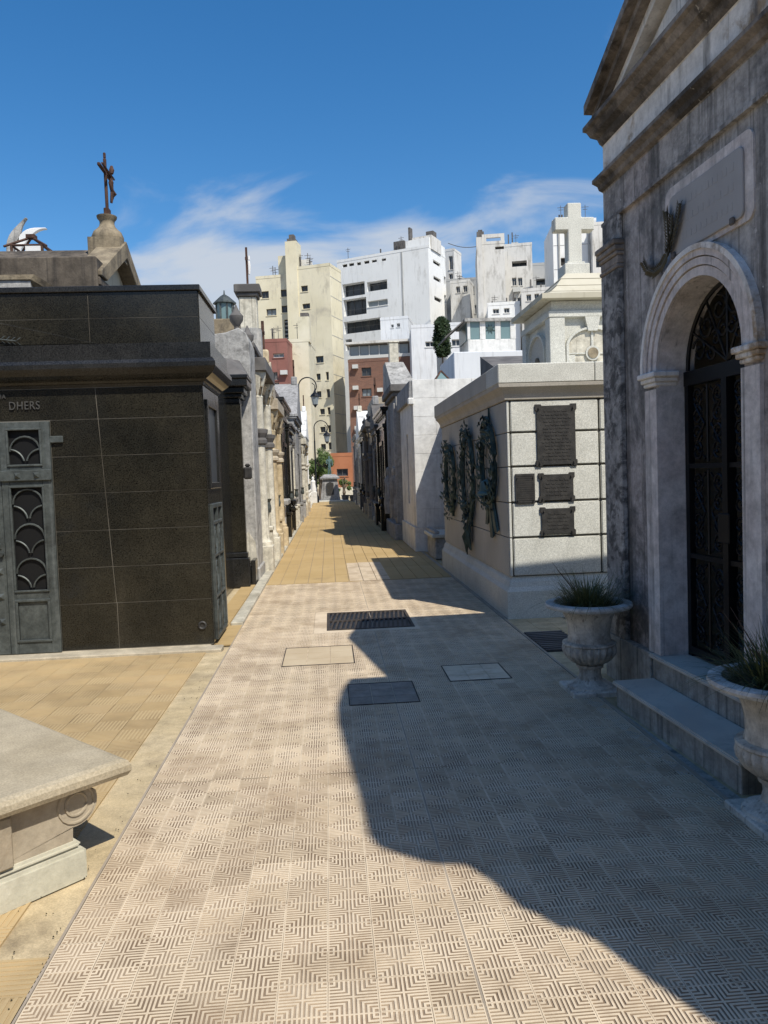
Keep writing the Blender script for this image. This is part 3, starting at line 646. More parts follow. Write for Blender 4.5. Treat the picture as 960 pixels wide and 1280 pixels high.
def plinth(b, prof):
    n = len(prof)
    i = b.p([(GX-.05+o, 12.78, z) for o, z in prof] + [(GX-.05+o, GY-.05+o, z) for o, z in prof] + [(5.2, GY-.05+o, z) for o, z in prof])
    for s in (0, 1):
        for k in range(n-1): b.f.append((i+s*n+k, i+s*n+k+1, i+(s+1)*n+k+1, i+(s+1)*n+k))
    o, z = prof[-1]
    b.face([(GX-.05+o, 12.78, z), (GX-.05+o, GY-.05+o, z), (5.2, GY-.05+o, z), (5.2, 12.78, z)])
    b.face([(GX-.05+o, 12.78, z) for o, z in prof] + [(GX+.4, 12.78, prof[-1][1]), (GX+.4, 12.78, 0)])
    return b
part('plinth', plinth(B(), pl), M['gra'], gm)
part('cornice', plinth(B(), [(.05, 2.337), (.035, 2.345), (.03, 2.37), (.02, 2.40), (-.005, 2.435), (-.04, 2.47), (-.045, 2.50), (-.045, 2.505)]), M['grab'], gm)
for p, q in ((GX-.1, 2.83), (2.836, 3.9), (3.906, 5.25)):
    part('cap_stone', B().box(p, q, GY-.1, 8.6, 2.507, 2.71), M['gra'], gm, bev=.008)
for p, q in ((8.606, 10.3), (10.306, 12.85)):
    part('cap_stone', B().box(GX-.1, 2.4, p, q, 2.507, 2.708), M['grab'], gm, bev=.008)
part('roof_slab', B().box(2.41, 5.2, 8.61, 12.8, 2.5, 2.66), M['gra'], gm)
# plaques
def plaque(x0, x1, z0, z1, ears=True, lines=0):
    y0_ = GY-.022
    e = .045*(x1-x0)/.42 if ears else 0
    t = .016
    poly = [(x0, z0), (x0+1.3*e, z0), (x0+1.3*e+.01, z0+t), (x1-1.3*e-.01, z0+t), (x1-1.3*e, z0), (x1, z0), (x1, z0+1.3*e), (x1-t, z0+1.3*e+.01), (x1-t, z1-1.3*e-.01), (x1, z1-1.3*e), (x1, z1), (x1-1.3*e, z1), (x1-1.3*e-.01, z1-t), (x0+1.3*e+.01, z1-t), (x0+1.3*e, z1), (x0, z1), (x0, z1-1.3*e), (x0+t, z1-1.3*e-.01), (x0+t, z0+1.3*e+.01), (x0, z0+1.3*e)] if ears else [(x0, z0), (x1, z0), (x1, z1), (x0, z1)]
    p = part('plaque', B().prism(poly, 'y', y0_, GY+.01), M['plq'], gm, bev=.003)
    if not lines: lines = int((z1-z0-.12)/.036)
    if lines:
        lb = B(); rl_ = random.Random(int(x0*100+z0*77)); mg = .02 if not ears else .075
        for k in range(lines):
            zz = z1-mg-(z1-z0-2*mg)*k/(lines-1); hh = .006 if not ears else .007; ind = 0 if not ears else rl_.uniform(0, .05)
            xq = x0+mg*.8+ind
            while xq < x1-mg*.8-ind-.01:
                wq = (x1-x0-1.6*mg) if not ears else rl_.uniform(.02, .06); lb.box(xq, min(xq+wq, x1-mg*.8), y0_-.0035, y0_+.002, zz-hh, zz+hh); xq += wq+.012
        part('relief_lines', lb, M['plq'], p, kind='stuff')
    for xx in (x0+.04, x1-.04):
        for zz in (z0+.04, z1-.04):
            if x1-x0 < .25: xx = x0+.02 if xx < (x0+x1)/2 else x1-.02
            part('bolt', B().prism([(xx+.014*math.cos(k*math.pi/4)*(x1-x0+.25), zz+.014*math.sin(k*math.pi/4)*(x1-x0+.25)*1.3) for k in range(8)], 'y', y0_-.018, y0_+.002), M['plq'], p)
plaque(2.205, 2.655, 1.625, 2.285); plaque(1.975, 2.185, 1.235, 1.555, False, 13); plaque(2.225, 2.62, 1.245, 1.555); plaque(2.235, 2.62, .885, 1.19)
# lantern block with blind arches and the cross
cx0, cx1, cy0, cy1 = 2.87, 3.99, 9.7, 11.1; cxm, cym = 3.43, 10.4
lb = part('lantern_block', B().box(cx0+.06, cx1-.06, cy0+.06, cy1-.06, 2.66, 3.72), M['gra'], gm)
for xx in (cx0, cx1-.2):
    part('corner_pier', B().box(xx, xx+.2, cy0, cy0+.2, 2.66, 3.52), M['gra'], lb, bev=.006); part('corner_pier', B().box(xx, xx+.2, cy1-.2, cy1, 2.66, 3.52), M['gra'], lb, bev=.006)
part('frieze_band', B().box(cx0-.01, cx1+.01, cy0-.01, cy1+.01, 3.52, 3.60).box(cx0+.03, cx1-.03, cy0+.03, cy1-.03, 3.6, 3.73), M['gra'], lb, bev=.006)
def archring(cx, cz, r, th, y0_, y1_, a0=8, a1=172, n=18, base=None):
    o = [(cx+(r+th)*math.cos(RAD(a0+(a1-a0)*k/n)), cz+(r+th)*.72*math.sin(RAD(a0+(a1-a0)*k/n))) for k in range(n+1)]
    i = [(cx+r*math.cos(RAD(a0+(a1-a0)*k/n)), cz+r*.72*math.sin(RAD(a0+(a1-a0)*k/n))) for k in range(n+1)]
    if base is not None: o = [(o[0][0], base)]+o+[(o[-1][0], base)]; i = [(i[0][0], base)]+i+[(i[-1][0], base)]
    return o, i
o, i = archring(cxm, 3.14, .315, .035, 0, 0, base=2.67)
ar = part('blind_arch', B().prism(o+i[::-1], 'y', cy0+.0, cy0+.08), M['gra'], lb)
part('lattice', B().prism(i, 'y', cy0+.035, cy0+.062), M['ivory'], ar)
part('lattice_bar', B().box(cxm-.014, cxm+.014, cy0+.02, cy0+.034, 2.67, 3.36).box(cxm-.31, cxm-.015, cy0+.02, cy0+.034, 3.05, 3.07).box(cxm+.015, cxm+.31, cy0+.02, cy0+.034, 3.05, 3.07), M['gra'], ar)
part('medallion_ring', B().prism([(cxm+.095*math.cos(k*math.pi/10), 3.06+.095*math.sin(k*math.pi/10)) for k in range(20)], 'y', cy0+.005, cy0+.0195), M['gra'], ar)
part('medallion', B().prism([(cxm+.068*math.cos(k*math.pi/10), 3.06+.068*math.sin(k*math.pi/10)) for k in range(20)], 'y', cy0-.004, cy0+.0045), M['ochst'], ar)
part('keystone', B().prism([(cxm-.06, 3.34), (cxm+.06, 3.34), (cxm+.10, 3.52), (cxm-.10, 3.52)], 'y', cy0-.012, cy0+.06), M['gra'], ar)
for k in range(2): part('side_pier_block', B().box(cx0+.202, cx0+.21+.12, cy0+.02, cy0+.06, 2.67+.19*k, 2.85+.19*k), M['gra'], lb, bev=.004)
o2, i2 = archring(cym, 3.12, .38, .035, 0, 0, base=2.67)
sa = part('blind_arch', B().prism([(p, q) for p, q in o2]+[(p, q) for p, q in i2[::-1]], 'x', cx0-.0, cx0+.08), M['gra'], lb)
part('lattice', B().prism(i2, 'x', cx0+.035, cx0+.062), M['grab'], sa)
part('medallion', B().prism([(cym+.09*math.cos(k*math.pi/10), 3.0+.11*math.sin(k*math.pi/10)) for k in range(20)], 'x', cx0+.01, cx0+.034), M['ochst'], sa)
rf = B(); lv = [(0.12, 3.735, .12, 3.80), (.07, 3.80, -.06, 3.86), (-.05, 3.86, -.16, 3.955), (-.15, 3.955, -.24, 4.06), (-.23, 4.06, -.33, 4.15)]
for (a, z0_, b_, z1_) in lv:
    rf.hexa([(cx0-a, cy0-a, z0_), (cx1+a, cy0-a, z0_), (cx1+a, cy1+a, z0_), (cx0-a, cy1+a, z0_)], [(cx0-b_, cy0-b_, z1_), (cx1+b_, cy0-b_, z1_), (cx1+b_, cy1+b_, z1_), (cx0-b_, cy1+b_, z1_)])
part('stepped_roof', rf, M['tymp'], lb)
crs = part('cross', B().box(cxm-.17, cxm+.17, cym-.16, cym+.16, 4.15, 4.34).box(cxm-.125, cxm+.125, cym-.11, cym+.11, 4.34, 4.375), M['gra'], gm, bev=.008)
part('cross_shaft', B().prism([(cxm-.095, 4.375), (cxm+.095, 4.375), (cxm+.095, 4.80), (cxm+.27, 4.80), (cxm+.27, 4.97), (cxm+.095, 4.97), (cxm+.095, 5.16), (cxm-.095, 5.16), (cxm-.095, 4.97), (cxm-.27, 4.97), (cxm-.27, 4.80), (cxm-.095, 4.80)], 'y', cym-.085, cym+.085), M['gra'], crs, bev=.01)
# bronze wreaths hung on the alley side
def wreath(yc, zc, ry, rz, label, n=230, tail=0, helmet=False, thick=.20, seed=1):
    rnd = random.Random(seed)
    t = thing('bronze_wreath', label, 'wreath', (GX, yc, zc-rz), group='bronze wreaths on the granite tomb')
    ring = [(GX-.045, yc+ry*.74*math.cos(2*math.pi*k/28), zc+rz*.78*math.sin(2*math.pi*k/28)) for k in range(29)]
    part('ring', B().tube(ring, .032, 6), M['brz2'], t)
    b = B()
    for k in range(n):
        a = rnd.uniform(0, 2*math.pi); f = rnd.uniform(.52, .98)
        c = Vector((GX-.04-rnd.uniform(0, .07), yc+ry*f*math.cos(a), zc+rz*f*math.sin(a)))
        ta = a + (math.pi/2 if math.cos(a) > 0 else -math.pi/2)*1 + rnd.uniform(-.7, .7)
        d = Vector((rnd.uniform(-.35, .2), math.cos(ta)*ry, math.sin(ta)*rz)).normalized()*rnd.uniform(.07, .13)
        s = d.cross(Vector((1, rnd.uniform(-.4, .4), rnd.uniform(-.4, .4)))).normalized()*rnd.uniform(.018, .034); u = Vector((-.014, 0, 0))
        i = b.p([c, c+d*.45+s, c+d, c+d*.45-s, c+d*.45+u]); b.f += [(i, i+1, i+4), (i+1, i+2, i+4), (i+2, i+3, i+4), (i+3, i, i+4)]
    for k in range(tail):
        c = Vector((GX-.05, yc+rnd.uniform(-.3, .25)*ry, zc-rz*rnd.uniform(.75, 1.0))); ln = rnd.uniform(.15, .38); sw = rnd.uniform(-.2, .25)
        b.tube([c, c+Vector((-.03, sw*.5, -ln*.5)), c+Vector((0, sw, -ln))], [.018, .028, .006], 4)
    part('leaves', b, M['brz2'], t, kind='stuff')
    if helmet:
        hz = zc-rz*.62
        h = B().lathe([(.125, 0), (.128, .02), (.10, .045), (.095, .10), (.08, .15), (.04, .175), (.005, .18)], (GX-.06, yc-.02, hz), 16)
        part('helmet', h, M['brz4'], t, smooth=True)
        r = B()
        for (dy, sw, ln) in ((-.06, -.22, .42), (.04, .18, .36), (0, -.05, .5)):
            r.hexa([(GX-.05, yc+dy-.05, hz), (GX-.05, yc+dy+.05, hz), (GX-.02, yc+dy+.05, hz), (GX-.02, yc+dy-.05, hz)], [(GX-.04, yc+dy+sw-.08, hz-ln), (GX-.04, yc+dy+sw+.06, hz-ln), (GX-.015, yc+dy+sw+.06, hz-ln+.03), (GX-.015, yc+dy+sw-.08, hz-ln+.03)])
        part('ribbon', r, M['brz2'], t)
        part('hanger', B().tube([(GX-.02, yc, zc+rz*.75), (GX-.02, yc, zc+rz*1.12)], .012, 5), M['brz2'], t)
    else:
        part('back_plate', B().prism([(yc+ry*.5*math.cos(k*math.pi/9), zc+rz*.55*math.sin(k*math.pi/9)) for k in range(18)][:0] or [(yc-.06, zc-rz*.9), (yc+.06, zc-rz*.9), (yc+.05, zc-rz*.3), (yc-.05, zc-rz*.3)], 'x', GX-.03, GX+.005), M['brz2'], t)
M['brz4'] = stone('pale_verdigris', (.08, .135, .135), (.12, .19, .18), 8, rough=.6, metal=.2)
wreath(11.72, 1.5, .54, .64, 'dark bronze laurel wreath nearest the white tomb, farthest of three', 240, 0, False, seed=1)
wreath(10.2, 1.53, .52, .74, 'bronze wreath with drooping fronds, middle of the three on the granite side', 250, 16, False, seed=2)
wreath(8.87, 1.68, .48, .58, 'bronze wreath with a green helmet hung at its foot, nearest of three', 240, 0, True, seed=3)
# ================================================================== RIGHT FOREGROUND: stained stucco mausoleum
MA = RAD(2.5); MO = Vector((1.88, 4.2, 0)); MU = Vector((-math.sin(MA), math.cos(MA), 0)); MV = Vector((math.cos(MA), math.sin(MA), 0))
def mxf(u, v, z):
    q = MO + MU*u + MV*v; return (q.x, q.y, z)
def MB(): return B(mxf)
WV = .30; UC = .175; HW = 1.275; OH = .475           # wall plane, centre, half width, half opening
SPR = 2.20                                          # arch spring
mm = thing('stucco_mausoleum', 'tall stained stucco mausoleum with arched iron gate and pediment at right', 'mausoleum', tuple(MO+MV*1.5+MU*UC), MA)
# front wall with an arched opening (outer ring polygons built as strips)
TOP = 3.375
b = MB(); n = 24
u0, u1 = UC-HW, UC+HW; TH = .24
arcp = [(UC+OH*math.cos(math.pi*k/n), SPR+OH*math.sin(math.pi*k/n)) for k in range(n+1)]   # from +u to -u
b.face([(UC+OH, WV, .34), (u1, WV, .34), (u1, WV, TOP), (UC+OH, WV, TOP), (UC+OH, WV, SPR)][:3] + [(UC+OH, WV, TOP)])
b.face([(u0, WV, .34), (UC-OH, WV, .34), (UC-OH, WV, TOP), (u0, WV, TOP)])
for k in range(n):
    (a, z1_), (c, z2_) = arcp[k], arcp[k+1]
    b.face([(a, WV, z1_), (a, WV, TOP), (c, WV, TOP), (c, WV, z2_)])
part('front_wall', b, M['mau'], mm)
b = MB(); path = [(UC+OH, .34)] + arcp + [(UC-OH, .34)]
for (a, z1_), (c, z2_) in zip(path[:-1], path[1:]): b.face([(a, WV, z1_), (c, WV, z2_), (c, WV+TH, z2_), (a, WV+TH, z1_)])
part('reveal', b, M['maul'], mm)
# side and back walls, ceiling, inner chamber
b = MB().box(u0, u0+.25, WV+.002, 3.19, .0, TOP+.73).box(u1-.25, u1, WV+.002, 3.19, 0, TOP+.73).box(u0+.25, u1-.25, 2.95, 3.19, 0, TOP+.73)
part('side_walls', b, M['mau'], mm)
part('inner_floor', MB().box(u0+.25, u1-.25, WV+.01, 2.95, .0, .335), M['stepf'], mm)
part('inner_ceiling', MB().box(u0+.25, u1-.25, WV+.01, 2.95, 3.1, 3.2), M['int'], mm)
al_ = part('altar', MB().box(UC-.5, UC+.5, 2.4, 2.9, .335, 1.2).box(UC-.6, UC+.6, 2.3, 2.92, 1.2, 1.27), M['int'], mm, bev=.01)
part('altar_cross', MB().box(UC-.03, UC+.03, 2.6, 2.66, 1.27, 1.9).box(UC-.16, UC-.031, 2.6, 2.66, 1.65, 1.71).box(UC+.031, UC+.16, 2.6, 2.66, 1.65, 1.71), M['plq'], al_)
part('inner_lining', MB().box(u1-.28, u1-.251, WV+.25, 2.94, .34, 3.09).box(u0+.251, u0+.28, WV+.25, 2.94, .34, 3.09).box(u0+.29, u1-.29, 2.92, 2.949, .34, 3.09), M['int'], mm)
# plinth
part('plinth', MB().box(u0-.04, UC-OH-.26, WV-.05, WV+.05, 0, .345), M['stepf'], mm, bev=.006)
part('plinth', MB().box(UC+OH+.1, u1+.04, WV-.05, WV+.05, 0, .345).box(u1-.1, u1+.04, WV+.05, 3.2, 0, .345), M['stepf'], mm, bev=.006)
# pilasters with lichen, jamb strips, imposts
for s in (1, -1):
    e = UC+s*HW; a, c = sorted((e, e-s*.30))
    p = part('pilaster', MB().box(a, c, WV-.045, WV+.0, .345, 3.0).box(a, c, WV-.03, WV, 3.2, 3.40), M['maud'], mm, bev=.008)
    cap = MB()
    for (d, z0_, z1_) in ((.006, 3.0, 3.03), (-.003, 3.03, 3.09), (.010, 3.09, 3.12), (.022, 3.12, 3.16), (.034, 3.16, 3.2)): cap.box(a-d*.5, c+d*.5, WV-.05-d, WV+.02, z0_, z1_)
    part('capital', cap, M['mauc'], p, bev=.008)
    a, c = sorted((UC+s*OH, UC+s*(OH+.165)))
    j = part('jamb_strip', MB().box(a, c, WV-.022, WV+.0, .345, 2.09), M['maul'], mm)
    im = MB()
    for (d, z0_, z1_) in ((.006, 2.11, 2.135), (.02, 2.135, 2.165), (.036, 2.165, SPR)): im.box(a-d, c+d, WV-.022-d, WV+.12, z0_, z1_)
    part('impost', im, M['mauf'], j, bev=.006)
def ringpiece(r0, r1, v0, v1, name, m):
    b = MB(); n = 30
    o = [(UC+r1*math.cos(math.pi*k/n), SPR+r1*math.sin(math.pi*k/n)) for k in range(n+1)]
    i = [(UC+r0*math.cos(math.pi*k/n), SPR+r0*math.sin(math.pi*k/n)) for k in range(n+1)]
    for k in range(n):
        b.hexa([(i[k][0], v0, i[k][1]), (o[k][0], v0, o[k][1]), (o[k+1][0], v0, o[k+1][1]), (i[k+1][0], v0, i[k+1][1])], [(i[k][0], v1, i[k][1]), (o[k][0], v1, o[k][1]), (o[k+1][0], v1, o[k+1][1]), (i[k+1][0], v1, i[k+1][1])])
    return part(name, b, m, mm)
ringpiece(OH+.004, OH+.055, WV-.018, WV, 'archivolt', M['maul']); ringpiece(OH+.063, OH+.105, WV-.027, WV, 'archivolt', M['maul'])
ringpiece(OH+.113, OH+.15, WV-.034, WV, 'archivolt', M['maul']); ringpiece(OH+.15, OH+.182, WV-.044, WV, 'archivolt_lip', M['mauf'])
# tablet
def rrect(a, c, z0_, z1_, r, n=5):
    q = []
    for (cx_, cz_, s0) in ((c-r, z0_+r, -90), (c-r, z1_-r, 0), (a+r, z1_-r, 90), (a+r, z0_+r, 180)):
        for k in range(n+1): q.append((cx_+r*math.cos(RAD(s0+90*k/n)), cz_+r*math.sin(RAD(s0+90*k/n))))
    return q
def mprism(poly, v0, v1):
    b = MB(); n = len(poly)
    i = b.p([(p, v0, z) for p, z in poly] + [(p, v1, z) for p, z in poly])
    b.f.append(tuple(range(i, i+n))); b.f.append(tuple(range(i+2*n-1, i+n-1, -1)))
    for k in range(n): b.f.append((i+k, i+(k+1) % n, i+n+(k+1) % n, i+n+k))
    return b
TU0, TU1, TZ0, TZ1 = -.34, .43, 2.86, 3.22
fr = rrect(TU0-.075, TU1+.075, TZ0-.03, TZ1+.065, .06); ti = rrect(TU0, TU1, TZ0, TZ1, .035)
tf = part('tablet_surround', mprism(fr, WV-.012, WV+.0), M['maul'], mm)
part('tablet', mprism(ti, WV-.026, WV-.012), M['tab'], tf, bev=.004)
rl = MB()
rr = random.Random(5)
for row, zc_ in enumerate((3.14, 3.04, 2.94)):
    uu = TU1-.1
    while uu > TU0+.1:
        wv = rr.uniform(.02, .045); rl.box(uu-wv, uu, WV-.0275, WV-.0262, zc_-.02, zc_+.02); uu -= wv+rr.uniform(.012, .03)
part('worn_relief', rl, M['tab'], tf, kind='stuff')
for uu in (TU0+.08, TU1-.06): part('tablet_bolt', MB().box(uu-.018, uu+.018, WV-.045, WV-.027, TZ0-.02, TZ0+.02), M['lead'], tf, bev=.006)
# laurel spray of bronze
sp = MB(); rr = random.Random(3)
def spray(pts):
    for k in range(len(pts)-1):
        (a, za), (c, zc_) = pts[k], pts[k+1]
        w_ = .005
        sp.hexa([(a-w_, WV-.05, za-w_), (a+w_, WV-.05, za+w_), (a+w_, WV-.04, za+w_), (a-w_, WV-.04, za-w_)], [(c-w_, WV-.05, zc_-w_), (c+w_, WV-.05, zc_+w_), (c+w_, WV-.04, zc_+w_), (c-w_, WV-.04, zc_-w_)])
        for q in range(5):
            f = q/5; x = a+(c-a)*f; z = za+(zc_-za)*f; an_ = math.atan2(zc_-za, c-a)
            for s in (-1, 1):
                aa = an_+s*.75; l = .058
                sp.face([(x, WV-.046, z), (x+l*.55*math.cos(aa+.35), WV-.055, z+l*.55*math.sin(aa+.35)), (x+l*math.cos(aa), WV-.05, z+l*math.sin(aa)), (x+l*.55*math.cos(aa-.35), WV-.048, z+l*.55*math.sin(aa-.35))])
spray([(.42, 2.88), (.50, 2.83), (.60, 2.82), (.69, 2.86), (.75, 2.93)]); spray([(.42, 2.88), (.41, 2.98), (.42, 3.08), (.43, 3.14)]); spray([(.42, 2.88), (.35, 2.96), (.29, 3.05), (.26, 3.13)]); spray([(.42, 2.88), (.37, 3.0), (.36, 3.1)])
lsp = part('laurel_spray', sp, M['lspray'] if 'lspray' in M else M['plq'], mm)
# entablature (runs along u, returns on both ends)
def entab(prof, m, name, ext=0):
    # prof: (out, z) out from wall plane
    b = MB(); n = len(prof)
    i = b.p([(u1+o*.4, 3.2, z) for o, z in prof] + [(u1+o*.4, WV-o, z) for o, z in prof] + [(u0-o*.4, WV-o, z) for o, z in prof] + [(u0-o*.4, 3.2, z) for o, z in prof])
    for s in range(3):
        for k in range(n-1): b.f.append((i+s*n+k, i+(s+1)*n+k, i+(s+1)*n+k+1, i+s*n+k+1))
    for (o, z) in (prof[0], prof[-1]): b.face([(u1+o*.4, 3.2, z), (u1+o*.4, WV-o, z), (u0-o*.4, WV-o, z), (u0-o*.4, 3.2, z)])
    return part(name, b, m, mm)
entab([(.03, 3.372), (.03, 3.395), (.012, 3.40), (.012, 3.62), (.02, 3.625)], M['mau'], 'architrave')
entab([(.02, 3.627), (.04, 3.64), (.05, 3.67), (.085, 3.695), (.085, 3.72), (.02, 3.735)], M['mauc'], 'lower_moulding')
entab([(.008, 3.737), (.008, 3.95), (.015, 3.955)], M['mauf'], 'frieze')
entab([(.012, 3.957), (.03, 3.975), (.045, 4.01), (.09, 4.03), (.115, 4.07), (.14, 4.08), (.14, 4.11), (.12, 4.12)], M['mauc'], 'cornice')
# pediment
PK = 4.66; EV = 4.08
tym = mprism([(u0-.02, EV), (u1+.02, EV), (UC, PK-.10)], WV+.05, WV+.2)
part('tympanum', tym, M['mauf'], mm)
def rake(d0, d1, out, m, name):
    for s in (1, -1):
        e = UC+s*(HW+.0)
        poly = [(e, EV+d0), (UC, PK+d0), (UC, PK+d1), (e, EV+d1)]
        b = MB(); i = b.p([(p, WV-out, z) for p, z in poly] + [(p, 3.25, z) for p, z in poly])
        b.f += [(i, i+1, i+2, i+3), (i+7, i+6, i+5, i+4)] + [(i+k, i+(k+1) % 4, i+4+(k+1) % 4, i+4+k) for k in range(4)]
        part(name, b, m, mm)
rake(-.02, .045, .03, M['mauf'], 'raking_moulding'); rake(.046, .10, .09, M['mauc'], 'raking_cornice'); rake(.101, .165, .15, M['mauc'], 'roof_slope')
part('acroterion', mprism([(UC-.16, PK+.10), (UC+.16, PK+.10), (UC+.07, PK+.2), (UC+.05, PK+.36), (UC-.05, PK+.36), (UC-.07, PK+.2)], WV-.05, WV+.12), M['mauc'], mm)
# steps
part('step', MB().box(-.72, .72, .0, WV-.03, 0, .148), M['stepf'], mm, bev=.004)
part('tread', MB().box(-.74, .74, -.022, WV-.03, .15, .178), M['marb'], mm, bev=.008, seg=2)
part('threshold_riser', MB().box(UC-OH-.25, UC+OH+.095, WV-.029, WV+.05, 0, .312), M['stepf'], mm)
part('threshold', MB().box(UC-OH-.27, UC+OH+.115, WV-.055, WV+TH+.1, .313, .342), M['marb'], mm, bev=.008, seg=2)
part('kerb_filler', MB().box(-.9, .9, -.16, -.024, -.01, .011), M['stepf'], mm)
# iron gate: transom bar, fan light scrolls, two leaves
GV = WV+TH-.05
gate = part('gate', MB().box(UC-OH, UC+OH, GV-.025, GV+.025, 2.10, 2.19).box(UC-.028, UC+.028, GV-.03, GV+.03, .36, 2.10).box(UC-OH, UC-OH+.045, GV-.02, GV+.02, .345, 2.10).box(UC+OH-.045, UC+OH, GV-.02, GV+.02, .345, 2.10).box(UC-OH+.045, UC-.028, GV-.02, GV+.02, .36, .41).box(UC+.028, UC+OH-.045, GV-.02, GV+.02, .36, .41).box(UC-OH+.045, UC-.028, GV-.018, GV+.018, .99, 1.02).box(UC+.028, UC+OH-.045, GV-.018, GV+.018, .99, 1.02).box(UC-OH+.045, UC-.028, GV-.018, GV+.018, 1.57, 1.60).box(UC+.028, UC+OH-.045, GV-.018, GV+.018, 1.57, 1.60), M['iron'], mm)
def wtube(b, pts, r): 
    b2 = B(); b2.tube([mxf(*p) for p in pts], r, 5)
    off = len(b.v); b.v += b2.v; b.f += [tuple(off+k for k in f) for f in b2.f]
def spiral(cu, cz_, r, a0, turns, sgn, n=16): return [(cu+r*(1-.78*k/n)*math.cos(a0+sgn*turns*2*math.pi*k/n), GV, cz_+r*(1-.78*k/n)*math.sin(a0+sgn*turns*2*math.pi*k/n)) for k in range(n+1)]
for s in (1, -1):
    pu0, pu1 = (UC+.035, UC+OH-.045) if s == 1 else (UC-OH+.045, UC-.035)
    um = (pu0+pu1)/2; hw = (pu1-pu0)/2
    for (za, zb) in ((.42, .98), (1.03, 1.56), (1.61, 2.09)):
        b = B(); h = zb-za
        wtube(b, [(um, GV, za), (um, GV, zb)], .009)
        for q in (1, -1):
            wtube(b, [(um+q*hw*.15, GV, za+.02), (um+q*hw*.75, GV, za+h*.22), (um+q*hw*.2, GV, za+h*.5), (um+q*hw*.78, GV, za+h*.78), (um+q*hw*.15, GV, zb-.02)], .008)
            for (f, sg2) in ((.14, 1), (.38, -1), (.62, 1), (.86, -1)):
                wtube(b, spiral(um+q*hw*.62, za+h*f, hw*.32, math.pi/2*sg2, 1.4, q*sg2), .008)
        part('gate_scrollwork', b, M['iron'], gate)
b = B()
for k in range(-2, 3):
    a = math.pi/2 + k*.52
    wtube(b, [(UC, GV, 2.2), (UC+OH*.97*math.cos(a), GV, SPR+OH*.97*math.sin(a))], .009)
for k in range(-3, 3):
    a = math.pi/2 + (k+.5)*.5
    wtube(b, spiral(UC+OH*.7*math.cos(a), SPR+.0+OH*.7*math.sin(a), .085, a, 1.3, 1 if k % 2 else -1), .009); wtube(b, spiral(UC+OH*.38*math.cos(a), SPR+OH*.38*math.sin(a)+.02, .055, a, 1.2, -1 if k % 2 else 1), .008)
wtube(b, [(UC+OH*.98*math.cos(math.pi*k/20), GV, SPR+OH*.98*math.sin(math.pi*k/20)) for k in range(21)], .014)
part('fanlight_scrollwork', b, M['iron'], gate)
part('gate_lock', MB().box(UC-.06, UC+.06, GV-.045, GV-.031, 1.12, 1.3), M['iron'], gate, bev=.01)
# ================================================================== neighbouring mausoleum beside the viewer (casts the big shade)
nm = thing('shade_mausoleum', 'tall grey mausoleum with a curved gable beyond the near urn, shading the walk', 'mausoleum', tuple(MO+MU*(-2.9)+MV*1.8), MA)
sil = [(-1.35, 0), (-1.35, 3.9), (-1.46, 4.7), (-1.52, 5.08), (-1.99, 5.31), (-2.47, 5.46), (-2.84, 5.49), (-3.45, 5.44), (-3.95, 5.38), (-4.34, 5.37), (-4.40, 5.27), (-4.36, 5.11), (-4.23, 4.74), (-4.01, 4.36), (-4.03, 4.18), (-4.12, 4.0), (-4.03, 3.70), (-4.01, 3.5), (-4.07, 3.29), (-4.11, 3.04), (-4.11, 2.9), (-4.05, 2.8), (-4.05, 0)]
part('front_wall', mprism(sil, .15, .5), M['mau'], nm, bev=.012)
part('body', MB().box(-3.95, -1.4, .502, 3.2, 0, 4.3), M['mau'], nm)
part('roof', MB().hexa([(-3.95, .502, 4.3), (-1.4, .502, 4.3), (-1.4, 3.2, 4.3), (-3.95, 3.2, 4.3)], [(-3.0, .502, 5.2), (-2.5, .502, 5.2), (-2.5, 3.2, 5.2), (-3.0, 3.2, 5.2)]), M['mauc'], nm)
part('base', MB().box(-4.1, -1.32, .08, .149, 0, .4), M['stepf'], nm, bev=.01)
part('moulding', MB().box(-4.0, -1.4, .10, .149, 3.6, 3.72), M['mauc'], nm, bev=.01)
dn = part('door', MB().box(-3.2, -2.3, .13, .149, .4, 2.5), M['brz'], nm)
part('door_frame', MB().box(-3.32, -3.2, .10, .149, .4, 2.6).box(-2.3, -2.18, .10, .149, .4, 2.6).box(-3.32, -2.18, .09, .149, 2.6, 2.74), M['maul'], dn)
